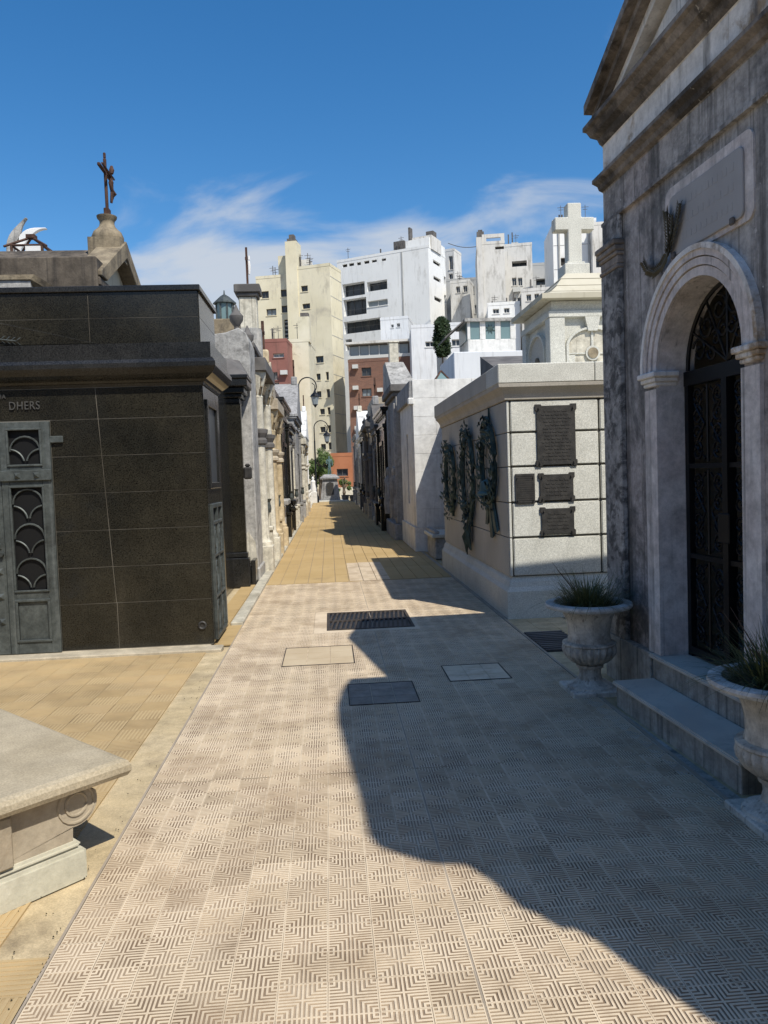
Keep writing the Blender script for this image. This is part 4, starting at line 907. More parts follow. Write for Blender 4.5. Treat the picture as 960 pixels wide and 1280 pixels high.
# ================================================================== urns with grassy plants
def urn(x, y, s, label, plabel, seed):
    t = thing('stone_urn', label, 'urn', (x, y, 0), group='stone urns flanking the mausoleum steps')
    h = .175*s
    bs = B(); bs.hexa([(x-h, y-h, 0), (x+h, y-h, 0), (x+h, y+h, 0), (x-h, y+h, 0)], [(x-h, y-h, .045*s), (x+h, y-h, .045*s), (x+h, y+h, .045*s), (x-h, y+h, .045*s)])
    part('base', bs, M['urn'], t, bev=.008)
    part('foot', B().lathe([(.165, .045), (.16, .06), (.12, .075), (.085, .10), (.075, .14), (.08, .18), (.095, .185), (.097, .205), (.08, .21)], (x, y, 0), 28), M['urn'], t, smooth=True) if s == 1 else part('foot', B().lathe([(r*s, z*s) for r, z in [(.165, .045), (.16, .06), (.12, .075), (.085, .10), (.075, .14), (.08, .18), (.095, .185), (.097, .205), (.08, .21)]], (x, y, 0), 28), M['urn'], t, smooth=True)
    nn = 88
    part('gadrooned_bowl', B().lathe([(r*s, z*s) for r, z in [(.085, .21), (.12, .222), (.155, .25), (.178, .285), (.186, .32), (.178, .345)]], (x, y, 0), nn, wob=lambda k, z: .95+.085*abs(math.sin(math.pi*k/4))), M['urn'], t, smooth=True)
    part('vase', B().lathe([(r*s, z*s) for r, z in [(.18, .345), (.188, .352), (.186, .364), (.152, .372), (.145, .41), (.148, .47), (.16, .53), (.185, .58), (.215, .605)]], (x, y, 0), 36), M['urn'], t, smooth=True)
    part('rim', B().lathe([(r*s, z*s) for r, z in [(.20, .600), (.25, .603), (.295, .615), (.303, .63), (.298, .645), (.265, .655), (.24, .65), (.225, .60)]], (x, y, 0), 40), M['urnr'], t, smooth=True)
    part('soil', B().lathe([(.01*s, .61*s), (.22*s, .612*s), (.2*s, .622*s), (.02*s, .632*s)], (x, y, 0), 24), M['soil'], t)
    rnd = random.Random(seed); pt = thing('grass_plant', plabel, 'plant', (x, y, .62*s), group='grassy plants in the urns')
    b = B()
    for k in range(620):
        a = rnd.uniform(0, 2*math.pi); r0 = rnd.uniform(0, .19)*s; ln = rnd.uniform(.16, .36)*s; lean = rnd.uniform(.35, 1.25)*(.75+r0*4.2)
        c = Vector((x+r0*math.cos(a), y+r0*math.sin(a), .62*s)); a2 = a+rnd.uniform(-.6, .6); d = Vector((math.cos(a2), math.sin(a2), 0)); sd = Vector((-math.sin(a2), math.cos(a2), 0))*rnd.uniform(.0028, .005)
        pv = None
        for j in range(5):
            f = j/4; ang = lean*(f**1.3)*1.05
            q = c + d*(ln*f*math.sin(min(1.5, lean*.75+.15))) + Vector((0, 0, ln*(f*math.cos(min(1.4, lean*.6)) - .42*lean*f*f)))
            ww = sd*(1-f*.93)
            if pv: b.face([pv[0], pv[1], q+ww, q-ww])
            pv = (q-ww, q+ww)
    part('leaves', b, M['blade'], pt, recalc=False, kind='stuff')
    for k in range(5):
        a = rnd.uniform(1.6, 4.3); ln = rnd.uniform(.25, .42)*s; c = Vector((x+.03*math.cos(a), y+.03*math.sin(a), .62*s))
        d = Vector((math.cos(a)*.55, math.sin(a)*.55, .85))
        part('stalk', B().tube([c, c+d*ln*.5, c+d*ln+Vector((0, 0, -.02))], [.0025, .002, .0012], 4), M['stalk'], pt)
urn(1.80, 5.30, 1.0, 'gadrooned stone urn with pale rim at the far end of the marble step', 'tufted grass plant with dry stalks in the farther urn', 4)
urn(1.94, 3.2, 1.0, 'gadrooned stone urn at the right edge before the near end of the step', 'spreading grass plant in the nearest urn at right edge', 9)
# ================================================================== bench at lower left
BA = RAD(45)
bo = Vector((-.868, 3.225, 0)); ba = Vector((-math.sin(BA), -math.cos(BA), 0)); bl = Vector((-math.cos(BA), math.sin(BA), 0))
def bxf(a, l, z):
    q = bo + ba*a + bl*l; return (q.x, q.y, z)
bn_ = thing('stone_bench', 'weathered stone bench with volute supports and pale base at lower left', 'bench', tuple(bo+ba*.4+bl*.9))
BW, BL = .80, 1.9
seat = B(bxf)
def rr2(ins, z): return [(ins, ins, z), (BW-ins, ins, z), (BW-ins, BL-ins, z), (ins, BL-ins, z)]
lv = [(.075, .365), (.012, .385), (.0, .405), (.0, .43), (.01, .447), (.03, .455)]
for (i0, z0_), (i1, z1_) in zip(lv[:-1], lv[1:]):
    q0, q1 = rr2(i0, z0_), rr2(i1, z1_)
    for k in range(4): seat.face([q0[k], q0[(k+1) % 4], q1[(k+1) % 4], q1[k]])
seat.face(rr2(lv[-1][0], lv[-1][1])); seat.face(rr2(lv[0][0], lv[0][1])[::-1])
part('seat', seat, M['bench'], bn_)
for l0 in (.085, BL-.085-.16):
    c = BW/2
    prof = [(.30-c, .16), (.285-c, .20), (.275-c, .225)]
    def vol(cx_, cz_, r, a0, a1, n=10): return [(cx_+r*math.cos(RAD(a0+(a1-a0)*k/n)), cz_+r*math.sin(RAD(a0+(a1-a0)*k/n))) for k in range(n+1)]
    lft = [(.225, .16), (.225, .215)] + vol(.215, .315, .095, 285, 125)[::1]
    lft = [(.225, .165), (.222, .222)] + vol(.205, .31, .092, -75, -200)
    poly = lft + [(.18, .37)]
    poly = poly + [(BW-p, z) for p, z in poly[::-1]]
    b = B(bxf); n_ = len(poly)
    i = b.p([(p, l0, z) for p, z in poly] + [(p, l0+.16, z) for p, z in poly]); b.f.append(tuple(range(i, i+n_))); b.f.append(tuple(range(i+2*n_-1, i+n_-1, -1)))
    for k in range(n_): b.f.append((i+k, i+(k+1) % n_, i+n_+(k+1) % n_, i+n_+k))
    sp_ = part('support', b, M['benchl'], bn_, bev=.004)
    for cc in (.205, BW-.205):
        for r in (.075, .045):
            ring = [bxf(cc+r*math.cos(2*math.pi*k/18), l0-.002, .31+r*math.sin(2*math.pi*k/18)) for k in range(19)]
            part('volute_ring', B().tube(ring, .006, 5), M['benchl'], sp_)
    part('base', B(bxf).box(.185, BW-.185, l0-.035, l0+.195, .0, .135).box(.20, BW-.20, l0-.02, l0+.18, .135, .165), M['benchb'], bn_, bev=.012, seg=2)
    part('centre_block', B(bxf).box(.47, .60, l0-.03, l0-.002, .166, .364), M['benchl'], sp_, bev=.006)
# ================================================================== generic alley tomb
def tomb(label, side, x, y0, y1, h, m, trim, roof='flat', door='iron', col=None, depth=2.6, setback=0, name='tomb', lit=None, top=0.0, cat='tomb', group=None):
    # side -1: left of the alley (face looks to +x); +1: right
    s = side
    def xf(o, y, z): return (x + s*o, y, z)       # o: distance from the alley face into the tomb (negative = proud)
    T = lambda: B(xf)
    t = thing(name, label, cat, (x+s*depth/2, (y0+y1)/2, 0), group=group)
    part('body', T().box(0, depth, y0, y1, 0, h-.55), m, t)
    part('plinth', T().box(-.07, depth, y0-.03, y1+.03, 0, .38).box(-.05, depth, y0-.015, y1+.015, .38, .46), trim if door == 'black' else m, t, bev=.012)
    c = T()
    for (o, za, zb) in ((.04, h-.55, h-.47), (.015, h-.47, h-.32), (.06, h-.32, h-.26), (.12, h-.26, h-.19), (.16, h-.19, h-.10)): c.box(-o, depth, y0-o*.7, y1+o*.7, za, zb)
    part('cornice', c, trim, t, bev=.01)
    W = y1-y0; ym = (y0+y1)/2
    dn_ = T(); nd = int(W/.16)
    for k in range(nd): yd = y0+.08+(W-.16)*k/(nd-1); dn_.box(-.11, -.061, yd-.04, yd+.04, h-.325, h-.262)
    part('dentils', dn_, m, t, kind='stuff')
    for yy in (y0+.55, y1-.55):
        if W > 1.8:
            sb2 = part('stoop_block', T().box(-.2, -.071, yy-.12, yy+.12, 0, .62).box(-.22, -.071, yy-.15, yy+.15, .62, .70), lit or m, t, bev=.012)
            if int(yy*7) % 2: part('stoop_vase', B().lathe([(.06, 0), (.06, .03), (.03, .06), (.08, .16), (.09, .22), (.06, .25)], (x-s*.14, yy, .70), 12), trim, sb2, smooth=True)
    if roof == 'flat': part('attic', T().box(-.02, depth, y0-.02, y1+.02, h-.10, h+top), m, t, bev=.015)
    if roof == 'gable':
        g = T(); n = 3; pts = [(y0-.1, h-.10), (y1+.1, h-.10), (ym, h-.1+W*.30)]
        i = g.p([(-.14, p, z) for p, z in pts] + [(depth, p, z) for p, z in pts]); g.f += [(i, i+1, i+2), (i+5, i+4, i+3), (i, i+1, i+4, i+3), (i+1, i+2, i+5, i+4), (i+2, i, i+3, i+5)]
        part('gable', g, trim, t); part('acroterion', T().box(-.1, .12, ym-.09, ym+.09, h-.15+W*.30, h+.16+W*.30), m, t, bev=.03)
    if roof == 'urn':
        part('attic', T().box(.0, depth, y0, y1, h-.10, h+.06), m, t, bev=.015)
        px = x+s*.15
        for yy in (y0+.2, y1-.2):
            part('roof_urn', B().lathe([(.10, 0), (.10, .05), (.05, .09), (.04, .15), (.11, .25), (.12, .33), (.06, .40), (.03, .47), (.01, .52)], (px, yy, h+.06), 12), trim, t, smooth=True)
    if roof == 'step':
        for k in range(3): part('attic_step', T().box(.05+.16*k, depth-.1*k, y0+.12*k, y1-.12*k, h-.10+.2*k, h+.1+.2*k), m, t, bev=.015)
    if col == 'round':
        for yy in (y0+.22, y1-.22):
            cx_ = x - s*.14
            k = part('column', B().lathe([(.15, .46), (.15, .52), (.115, .56), (.105, .62), (.092, h-1.0), (.10, h-.97), (.085, h-.95), (.12, h-.78), (.15, h-.66), (.16, h-.60), (.16, h-.555)], (cx_, yy, 0), 16), lit or trim, t, smooth=True)
            part('column_pedestal', T().box(-.31, -.001, yy-.17, yy+.17, 0, .46), m, k, bev=.012)
            cp = B(); rr_ = random.Random(2)
            for q in range(14):
                a = q*2*math.pi/7; zz = h-.93+(.14 if q > 6 else 0); cp.tube([(cx_+.09*math.cos(a), yy+.09*math.sin(a), zz), (cx_+.14*math.cos(a), yy+.14*math.sin(a), zz+.13), (cx_+.17*math.cos(a), yy+.17*math.sin(a), zz+.11)], [.03, .025, .008], 4)
            part('capital_leaves', cp, M['ochst'] if m is not M['blk'] else trim, k)
        part('entablature_block', T().box(-.32, .0, y0+.02, y1-.02, h-.55, h-.33), trim, t, bev=.01)
        for yy in (y0+.22, y1-.22):
            cx_ = x - s*.14
            part('column_band', B().lathe([(.10, h*.55), (.14, h*.555), (.14, h*.57), (.11, h*.58), (.15, h*.60), (.16, h*.615), (.10, h*.62)], (cx_, yy, 0), 14), trim, t)
    else:
        for yy in (y0+.16, y1-.16):
            k = part('pilaster', T().box(-.07, 0, yy-.14, yy+.14, .46, h-.66), lit or m, t, bev=.01)
            part('pilaster_capital', T().box(-.11, 0, yy-.18, yy+.18, h-.66, h-.556).box(-.09, 0, yy-.16, yy+.16, h-.75, h-.70), trim, k, bev=.01)
            part('pilaster_base', T().box(-.12, 0, yy-.18, yy+.18, .30, .58), m, k, bev=.015)
    dw = min(.95, W*.42); dz = min(2.35, h-.95)
    fr_ = T().box(-.05, 0, ym-dw/2-.1, ym-dw/2, .2, dz+.1).box(-.05, 0, ym+dw/2, ym+dw/2+.1, .2, dz+.1).box(-.06, 0, ym-dw/2-.13, ym+dw/2+.13, dz+.1, dz+.22)
    f = part('door_frame', fr_, trim, t, bev=.008)
    d = part('door', T().box(-.012, -.001, ym-dw/2, ym+dw/2, .2, dz+.1), M['glass'] if door != 'bronze' else M['brz'], f)
    g = T()
    for k in range(6): yy = ym-dw/2+dw*(k+.5)/6; g.box(-.04, -.015, yy-.012, yy+.012, .25, dz+.06)
    for zz in (.3, 1.1, dz): g.box(-.035, -.016, ym-dw/2, ym+dw/2, zz-.02, zz+.02)
    part('grille', g, M['iron'], d)
    part('step', T().box(-.16, -.071, ym-dw/2-.15, ym+dw/2+.15, 0, .16), M['marb'] if door != 'black' else trim, t, bev=.01)
    rp = random.Random(int(y0*10)); nq = 0
    for yy in (y0+.5, y1-.5):
        if abs(yy-ym) < dw/2+.3: continue
        zz = rp.uniform(1.1, 1.9); part('plaque', T().box(-.02, -.001, yy-.14, yy+.14, zz, zz+rp.uniform(.2, .42)), M['plq'], t, bev=.006)
    part('flower_holder', B().lathe([(.05, 0), (.065, .08), (.045, .2), (.075, .26), (.03, .25)], (x-s*.12, ym+dw/2+.22, .95), 10).tube([(x, ym+dw/2+.22, 1.0), (x-s*.1, ym+dw/2+.22, 1.0)], .015, 5), M['brz'], t)
    if roof in ('flat', 'step', 'gable'):
        zt = {'flat': h+top, 'step': h+.5, 'gable': h+.16+W*.30}[roof]; cx_ = x+s*(.01 if roof == 'gable' else .6)
        part('roof_cross', B().box(cx_-.03, cx_+.03, ym-.035, ym+.035, zt-.02, zt+.62).box(cx_-.028, cx_+.028, ym-.19, ym-.0351, zt+.36, zt+.43).box(cx_-.028, cx_+.028, ym+.0351, ym+.19, zt+.36, zt+.43), M['conc'] if rp.random() < .6 else M['rust'], t)
    return t, xf
# ------------------------------------------------------------------ left row
# dark granite tomb with pilaster facing the viewer
t2 = thing('dark_pilaster_tomb', 'dark granite tomb with a heavy moulded cornice just beyond the black tomb', 'tomb', (-2.4, 11.9, 0))
part('body', B().box(-3.9, -1.33, 11.62, 12.0, 0, 2.9), M['blk'], t2)
part('side_wall', B().box(-3.9, -1.46, 8.5, 11.6, 0, 2.86), M['blk2'], t2)
part('pilaster', B().box(-1.53, -1.26, 11.5, 11.62, .52, 2.72), M['blk'], t2, bev=.008)
part('pedestal', B().box(-1.58, -1.22, 11.42, 11.62, 0, .44).box(-1.56, -1.24, 11.46, 11.62, .44, .52), M['blk2'], t2, bev=.015)
part('inner_step', B().box(-1.22, -1.15, 11.62, 12.0, 0, .38), M['blk2'], t2, bev=.01)
c = B()
for (o, za, zb) in ((.0, 2.72, 2.80), (.05, 2.80, 2.86), (.10, 2.86, 2.95), (.17, 2.95, 3.06), (.18, 3.06, 3.12)): c.box(-3.9, -1.27+o*.8, 11.5-o, 12.02, za, zb)
part('cornice', c, M['blk2'], t2, bev=.012)
part('roof_slope', B().hexa([(-3.9, 11.34, 3.12), (-1.13, 11.34, 3.12), (-1.13, 12.02, 3.12), (-3.9, 12.02, 3.12)], [(-3.9, 11.7, 3.42), (-1.5, 11.7, 3.42), (-1.3, 12.02, 3.42), (-3.9, 12.02, 3.42)]), M['lead'], t2)
part('bronze_lamp', B().box(-1.26, -1.14, 11.52, 11.6, 1.6, 1.78).box(-1.24, -1.16, 11.54, 11.58, 1.78, 1.83), M['plq'], t2, bev=.02)
# rough concrete tomb wall
t3 = thing('concrete_tomb', 'rough grey concrete tomb wall standing right behind the dark granite pilaster', 'tomb', (-2.4, 12.5, 0))
part('wall', B().prism([(-3.8, 0), (-1.15, 0), (-1.15, 3.72), (-1.19, 3.85), (-1.30, 3.93), (-1.5, 3.86), (-1.68, 3.84), (-3.8, 3.84)], 'y', 12.06, 12.95), M['conc'], t3, bev=.012)
part('rough_patch', B().prism([(-1.40, .32), (-1.16, .28), (-1.18, .62), (-1.28, .78), (-1.42, .70)], 'y', 12.045, 12.06), M['ivory'], t3)
part('footing', B().box(-1.9, -1.12, 12.0, 12.96, 0, .22), M['conc'], t3, bev=.015)
# lantern and pillar with cross above
sk = thing('roof_lantern', 'small green copper and glass roof lantern above the rough concrete tomb', 'lantern', (-1.72, 13.9, 3.9))
part('curb', B().box(-1.95, -1.48, 13.66, 14.14, 3.6, 4.40), M['ochst'], sk, bev=.015)
gl = B(); cxl, cyl = -1.72, 13.9
rr_ = [(cxl+.15*math.cos(k*math.pi/4+.39), cyl+.15*math.sin(k*math.pi/4+.39)) for k in range(8)]
part('glazing', B().prism(rr_, 'z', 4.40, 4.70), M['cgl'], sk)
lr = B()
for p in rr_: lr.box(p[0]-.015, p[0]+.015, p[1]-.015, p[1]+.015, 4.40, 4.705)
part('mullions', lr, M['brz'], sk)
part('roof', B().lathe([(.205, 0), (.205, .02), (.08, .13), (.015, .17), (.008, .24)], (cxl, cyl, 4.70), 8), M['brz'], sk)
lc = thing('lantern_tomb', 'grey tomb carrying the green roof lantern behind the concrete wall', 'tomb', (-2.4, 13.9, 0))
part('body', B().box(-3.8, -1.45, 13.0, 14.8, 0, 3.6), M['conc'], lc)
t4, xf4 = tomb('ivory tomb with clustered columns and dark cornice after the concrete wall', -1, -1.30, 13.0, 15.2, 3.95, M['ivory'], M['lead'], 'urn', col='round', lit=M['ivory'], depth=2.3)
pc = thing('cross_pillar', 'pale stone pillar with dark cap and slender cross above the left row', 'pillar', (-1.42, 15.5, 0))
part('shaft', B().box(-1.62, -1.28, 15.3, 15.64, 0, 5.15), M['ivory'], pc, bev=.02)
part('scroll_block', B().box(-1.85, -1.22, 15.25, 15.7, 3.9, 4.62), M['conc'], pc, bev=.08, seg=3)
part('cap', B().box(-1.66, -1.24, 15.26, 15.68, 5.15, 5.22).box(-1.70, -1.20, 15.22, 15.72, 5.22, 5.38), M['lead'], pc, bev=.015)
cp_ = part('cross', B().box(-1.47, -1.43, 15.45, 15.49, 5.38, 6.14).box(-1.465, -1.435, 15.30, 15.449, 5.86, 5.91).box(-1.465, -1.435, 15.491, 15.64, 5.86, 5.91), M['rust'], pc)
part('figure', B().tube([(-1.41, 15.47, 5.62), (-1.405, 15.475, 5.78), (-1.41, 15.47, 5.88)], [.02, .03, .025], 6).tube([(-1.405, 15.47, 5.9), (-1.405, 15.47, 5.98)], [.025, .018], 6), M['white'], cp_)
tomb('ochre stucco tomb with leafy column capitals and a stone gable', -1, -1.30, 15.85, 18.1, 3.55, M['ochre'], M['beige'], 'gable', col='round', lit=M['ochre'], depth=2.4)
t6 = thing('blue_white_tomb', 'plain bluish white tomb wall squeezed between the ochre and black tombs', 'tomb', (-2.3, 18.9, 0))
part('wall', B().box(-3.6, -1.22, 18.2, 19.6, 0, 3.3), M['bluew'], t6, bev=.015)
part('coping', B().box(-3.65, -1.16, 18.15, 19.65, 3.3, 3.42), M['whw'], t6, bev=.015)
part('plinth', B().box(-3.6, -1.12, 18.16, 19.62, 0, .9), M['whw'], t6, bev=.02)
part('shelf', B().box(-1.25, -.98, 18.18, 19.4, .95, 1.08), M['conc'], t6, bev=.02)
tomb('tall black granite tomb with a stepped top in the left row', -1, -1.22, 19.75, 23.4, 3.75, M['blk'], M['blk2'], 'step', door='black', depth=2.6)
tomb('narrow ivory tomb with roof urns beyond the black one', -1, -1.22, 23.7, 26.6, 3.35, M['ivory'], M['lead'], 'urn', depth=2.4)
tomb('grey stucco tomb with a steep gable in the left row', -1, -1.15, 26.9, 31.2, 3.9, M['grey'], M['grey'], 'gable', depth=2.6)
tomb('beige tomb with columns past the grey gable', -1, -1.2, 31.5, 35.6, 3.5, M['beige'], M['ivory'], 'urn', col='round', depth=2.6)
tomb('white tomb with stepped attic near the lamp posts', -1, -1.15, 36.0, 40.5, 3.4, M['whw'], M['white'], 'step', depth=2.6)
tomb('last white tomb of the left row before the monument', -1, -1.25, 41.0, 46.0, 3.9, M['white'], M['whw'], 'gable', depth=2.6)
tomb('tall grey tomb behind the left row with a flat roof', -1, -4.2, 14.2, 18.0, 4.0, M['conc'], M['grey'], 'flat', depth=3, name='rear_row_tomb')
# unseen tombs added behind the viewer to cut sky fill and darken reflections
tomb('unseen grey stucco tomb added behind the viewer across the forecourt to block sky light', -1, -4.3, -1.2, 1.6, 4.6, M['grey'], M['lead'], 'gable', depth=3)
tomb('unseen dark granite tomb added behind the viewer, left of the walk, to block sky light', -1, -3.4, -5.2, -1.6, 4.8, M['lead'], M['blk2'], 'step', depth=3.2)
tomb('unseen weathered concrete tomb added behind the viewer to block sky light', -1, -1.6, -9.8, -6.0, 5.0, M['conc'], M['lead'], 'flat', depth=4, top=.4)
tomb('unseen tall grey tomb added far behind the viewer to block sky light', 1, -1.2, -14.0, -10.5, 5.2, M['grey'], M['lead'], 'gable', depth=4.5)
# ------------------------------------------------------------------ right row
sg = thing('slab_grave', 'low stone slab grave between the granite mausoleum and the white tomb', 'grave', (2.5, 14.7, 0))
part('base', B().box(1.90, 4.2, 13.98, 15.1, 0, .40), M['conc'], sg, bev=.015)
part('slab', B().box(1.84, 4.25, 13.92, 15.14, .40, .47), M['gra'], sg, bev=.012)
part('slab_rim', B().box(1.88, 1.98, 13.96, 15.1, .47, .53), M['conc'], sg, bev=.01)
ht = thing('stucco_side_tomb', 'low stucco tomb set back behind the slab grave', 'tomb', (3.6, 14.5, 0))
part('body', B().box(2.38, 5.0, 13.2, 15.38, 0, 2.60), M['grey'], ht); part('coping', B().box(2.34, 5.05, 13.15, 15.42, 2.60, 2.70), M['conc'], ht, bev=.015)
wt = thing('white_tomb', 'large weathered white tomb with a slit window and blank front wall', 'tomb', (3.2, 16.9, 0))
fw_ = part('front_wall', B().box(1.745, 4.6, 15.512, 15.75, 0, 3.475), M['whw'], wt)
for r_ in range(8):
    z0_, z1_ = .5+.373*r_, .5+.373*(r_+1); xs_ = [1.74] + [q for q in ((2.2, 2.95, 3.7, 4.4) if r_ % 2 else (2.55, 3.3, 4.05))] + [4.6]
    for p_, q_ in zip(xs_[:-1], xs_[1:]): part('block', B().box(p_+.002, q_-.002, 15.5+random.uniform(-.002, .002), 15.52, z0_+.002, z1_-.002), M['whw'], fw_, bev=.003)
part('side_wall', B().box(1.735, 1.95, 15.75, 16.62, .0, 3.1).box(1.735, 1.95, 16.92, 18.2, 0, 3.1).box(1.735, 1.95, 16.62, 16.92, 0, .95).box(1.735, 1.95, 16.62, 16.92, 2.45, 3.1), M['whw'], wt)
part('slit_window', B().box(1.85, 1.87, 16.62, 16.92, .95, 2.45), M['glass'], wt)
part('side_parapet', B().hexa([(1.66, 15.52, 3.06), (2.0, 15.52, 3.06), (2.0, 18.25, 3.06), (1.66, 18.25, 3.06)], [(1.68, 15.52, 3.47), (2.0, 15.52, 3.47), (2.0, 18.25, 3.47), (1.68, 18.25, 3.47)]), M['grey'], wt, bev=.01)
part('cornice_end', B().box(1.64, 1.76, 15.46, 15.6, 2.98, 3.12), M['whw'], wt, bev=.02)
part('plinth', B().box(1.70, 1.735, 15.47, 18.22, 0, .5).box(1.735, 4.6, 15.47, 15.5, 0, .5), M['whw'], wt)
part('roof', B().box(1.95, 4.6, 15.75, 18.2, 3.0, 3.12), M['conc'], wt)
sk2 = thing('glass_pyramid', 'small rusty glazed pyramid skylight on the white tomb roof', 'skylight', (2.5, 16.6, 3.12))
i_ = B(); q = i_.p([(2.15, 16.2, 3.3), (2.85, 16.2, 3.3), (2.85, 17.0, 3.3), (2.15, 17.0, 3.3), (2.5, 16.6, 3.78)]); i_.f += [(q, q+1, q+4), (q+1, q+2, q+4), (q+2, q+3, q+4), (q+3, q, q+4), (q+3, q+2, q+1, q)]
part('glazing', i_, M['cgl'], sk2); part('curb', B().box(2.13, 2.87, 16.18, 17.02, 3.12, 3.3), M['conc'], sk2)
rb_ = B()
for (xx, yy) in ((2.15, 16.2), (2.85, 16.2), (2.85, 17.0), (2.15, 17.0)): rb_.tube([(xx, yy, 3.3), (2.5, 16.6, 3.79)], .02, 4)
part('glazing_bar', rb_, M['rust'], sk2)
# roofed tomb with tall stump pillar
rt = thing('stone_roof_tomb', 'grey tomb with a steep stone roof and square stump pillar behind the white tomb', 'tomb', (2.6, 19.6, 0))
part('body', B().box(1.66, 2.6, 18.4, 20.8, 0, 3.45), M['grey'], rt)
part('cornice', B().box(1.58, 2.5, 18.4, 20.9, 3.45, 3.56).box(1.52, 2.45, 18.32, 21.0, 3.56, 3.74), M['lead'], rt, bev=.02)
g = B(); q = g.p([(1.56, 18.4, 3.74), (2.15, 18.4, 3.74), (2.25, 20.95, 3.74), (1.56, 20.95, 3.74), (1.52, 19.5, 4.42), (1.98, 19.5, 4.42), (2.0, 20.2, 4.42), (1.52, 20.2, 4.42)])
g.f += [(q, q+1, q+5, q+4), (q+1, q+2, q+6, q+5), (q+2, q+3, q+7, q+6), (q+3, q, q+4, q+7), (q+4, q+5, q+6, q+7)]
part('roof', g, M['conc'], rt)
part('stump_pillar', B().box(1.64, 1.88, 19.6, 19.85, 4.42, 4.92).box(1.62, 1.90, 19.58, 19.87, 4.92, 4.97), M['ivory'], rt, bev=.02)
for yy in (18.62, 20.5):
    part('pilaster', B().box(1.60, 1.72, yy-.18, yy+.18, .4, 3.3), M['grey'], rt, bev=.015)
    part('figure_relief', B().lathe([(.12, 0), (.14, .3), (.10, .7), (.12, .9), (.05, 1.02), (.07, 1.1), (.06, 1.2), (.01, 1.24)], (1.58, yy, .55), 10), M['grey'], rt, smooth=True)
part('plinth', B().box(1.52, 1.72, 18.32, 20.9, 0, .4), M['grey'], rt, bev=.02)
tomb('black granite tomb with pale band in the shaded right row', 1, 1.62, 21.1, 24.6, 3.55, M['blk'], M['blk2'], 'step', door='black', depth=2.6)
tomb('grey gabled tomb with statue in the shaded right row', 1, 1.66, 24.9, 27.6, 3.3, M['grey'], M['lead'], 'gable', depth=2.6)
tomb('beige topped tomb with columns in the shaded right row', 1, 1.7, 27.9, 31.6, 3.9, M['beige'], M['lead'], 'flat', col='round', depth=2.6, top=.5)
tomb('dark stone tomb with roof urns in the shaded right row', 1, 1.6, 32.0, 36.2, 3.7, M['lead'], M['blk2'], 'urn', depth=2.6)
tomb('ivory tomb with gable near the far end on the right', 1, 1.65, 36.6, 41.0, 3.6, M['ivory'], M['whw'], 'gable', depth=2.6)
tomb('grey tomb at the far right end of the alley', 1, 1.6, 41.4, 46.5, 3.9, M['grey'], M['grey'], 'urn', depth=2.6)
# white statue standing on the black tomb roof
ws = thing('white_statue', 'small white draped statue standing on the roof of the shaded black tomb', 'statue', (2.05, 23.4, 3.95))
part('figure', B().lathe([(.20, 0), (.22, .1), (.16, .35), (.14, .55), (.17, .72), (.12, .82), (.05, .88), (.075, .95), (.075, 1.02), (.02, 1.08)], (2.1, 23.2, 4.05), 12), M['ivory'], ws, smooth=True)
# white block with stained glass lantern farther right
wb = thing('white_block_tomb', 'broad white tomb block carrying a stained glass lantern behind the granite mausoleum', 'tomb', (6.0, 25.5, 0))
pa = aty(567, 440, 24); pb_ = aty(650, 440, 24)
part('block', B().box(pa.x, pb_.x+1.5, 24, 27, 0, pa.z), M['bluew'], wb, bev=.02)
pa2 = aty(585, 437, 25); pb2 = aty(642, 437, 25); pt2 = aty(610, 398, 25); pm2 = aty(610, 424, 25)
part('lantern_base', B().box(pa2.x, pb2.x, 25, 26.6, pa.z-.05, pm2.z), M['whw'], wb, bev=.02)
ln = part('lantern', B().box(pa2.x-.1, pb2.x+.1, 24.9, 26.7, pt2.z-.1, pt2.z), M['conc'], wb)
wd = (pb2.x-pa2.x)/3
for k in range(3):
    part('stained_pane', B().box(pa2.x+wd*k+.1, pa2.x+wd*(k+1)-.1, 25.02, 25.05, pm2.z, pt2.z-.1), M['cgl'], ln)
for k in range(4): part('mullion', B().box(pa2.x+wd*k-.09 if k else pa2.x, pa2.x+wd*k+.09, 25.0, 25.12, pm2.z, pt2.z-.1), M['whw'], ln)
for k in range(3):
    xc_ = pa2.x+wd*(k+.5); zc_ = (pm2.z+pt2.z)/2
    part('star', B().prism([(xc_+(.16 if j % 2 else .06)*math.cos(j*math.pi/8), zc_+(.16 if j % 2 else .06)*math.sin(j*math.pi/8)) for j in range(16)], 'y', 24.995, 25.018), M['brz2'], ln) if k == 1 else None
part('side_glazing', B().box(pa2.x-.02, pa2.x+.02, 25.13, 26.5, pm2.z, pt2.z-.1), M['cgl'], ln)
part('awning', B().hexa([(pa2.x-.75, 25.0, pt2.z-.62), (pa2.x-.08, 25.0, pt2.z-.06), (pa2.x-.08, 26.5, pt2.z-.06), (pa2.x-.75, 26.5, pt2.z-.62)], [(pa2.x-.75, 25.0, pt2.z-.57), (pa2.x-.08, 25.0, pt2.z-.01), (pa2.x-.08, 26.5, pt2.z-.01), (pa2.x-.75, 26.5, pt2.z-.57)]), M['lead'], ln)
dr = thing('dark_roof_tomb', 'dark sloping roofed tomb between the lantern block and the granite mausoleum', 'tomb', (5.0, 18.5, 0))
part('body', B().box(4.0, 6.0, 17.6, 19.4, 0, 3.9), M['conc'], dr)
part('roof', B().prism([(17.5, 3.9), (19.5, 3.9), (19.5, 4.5)], 'x', 3.95, 6.05), M['lead'], dr)
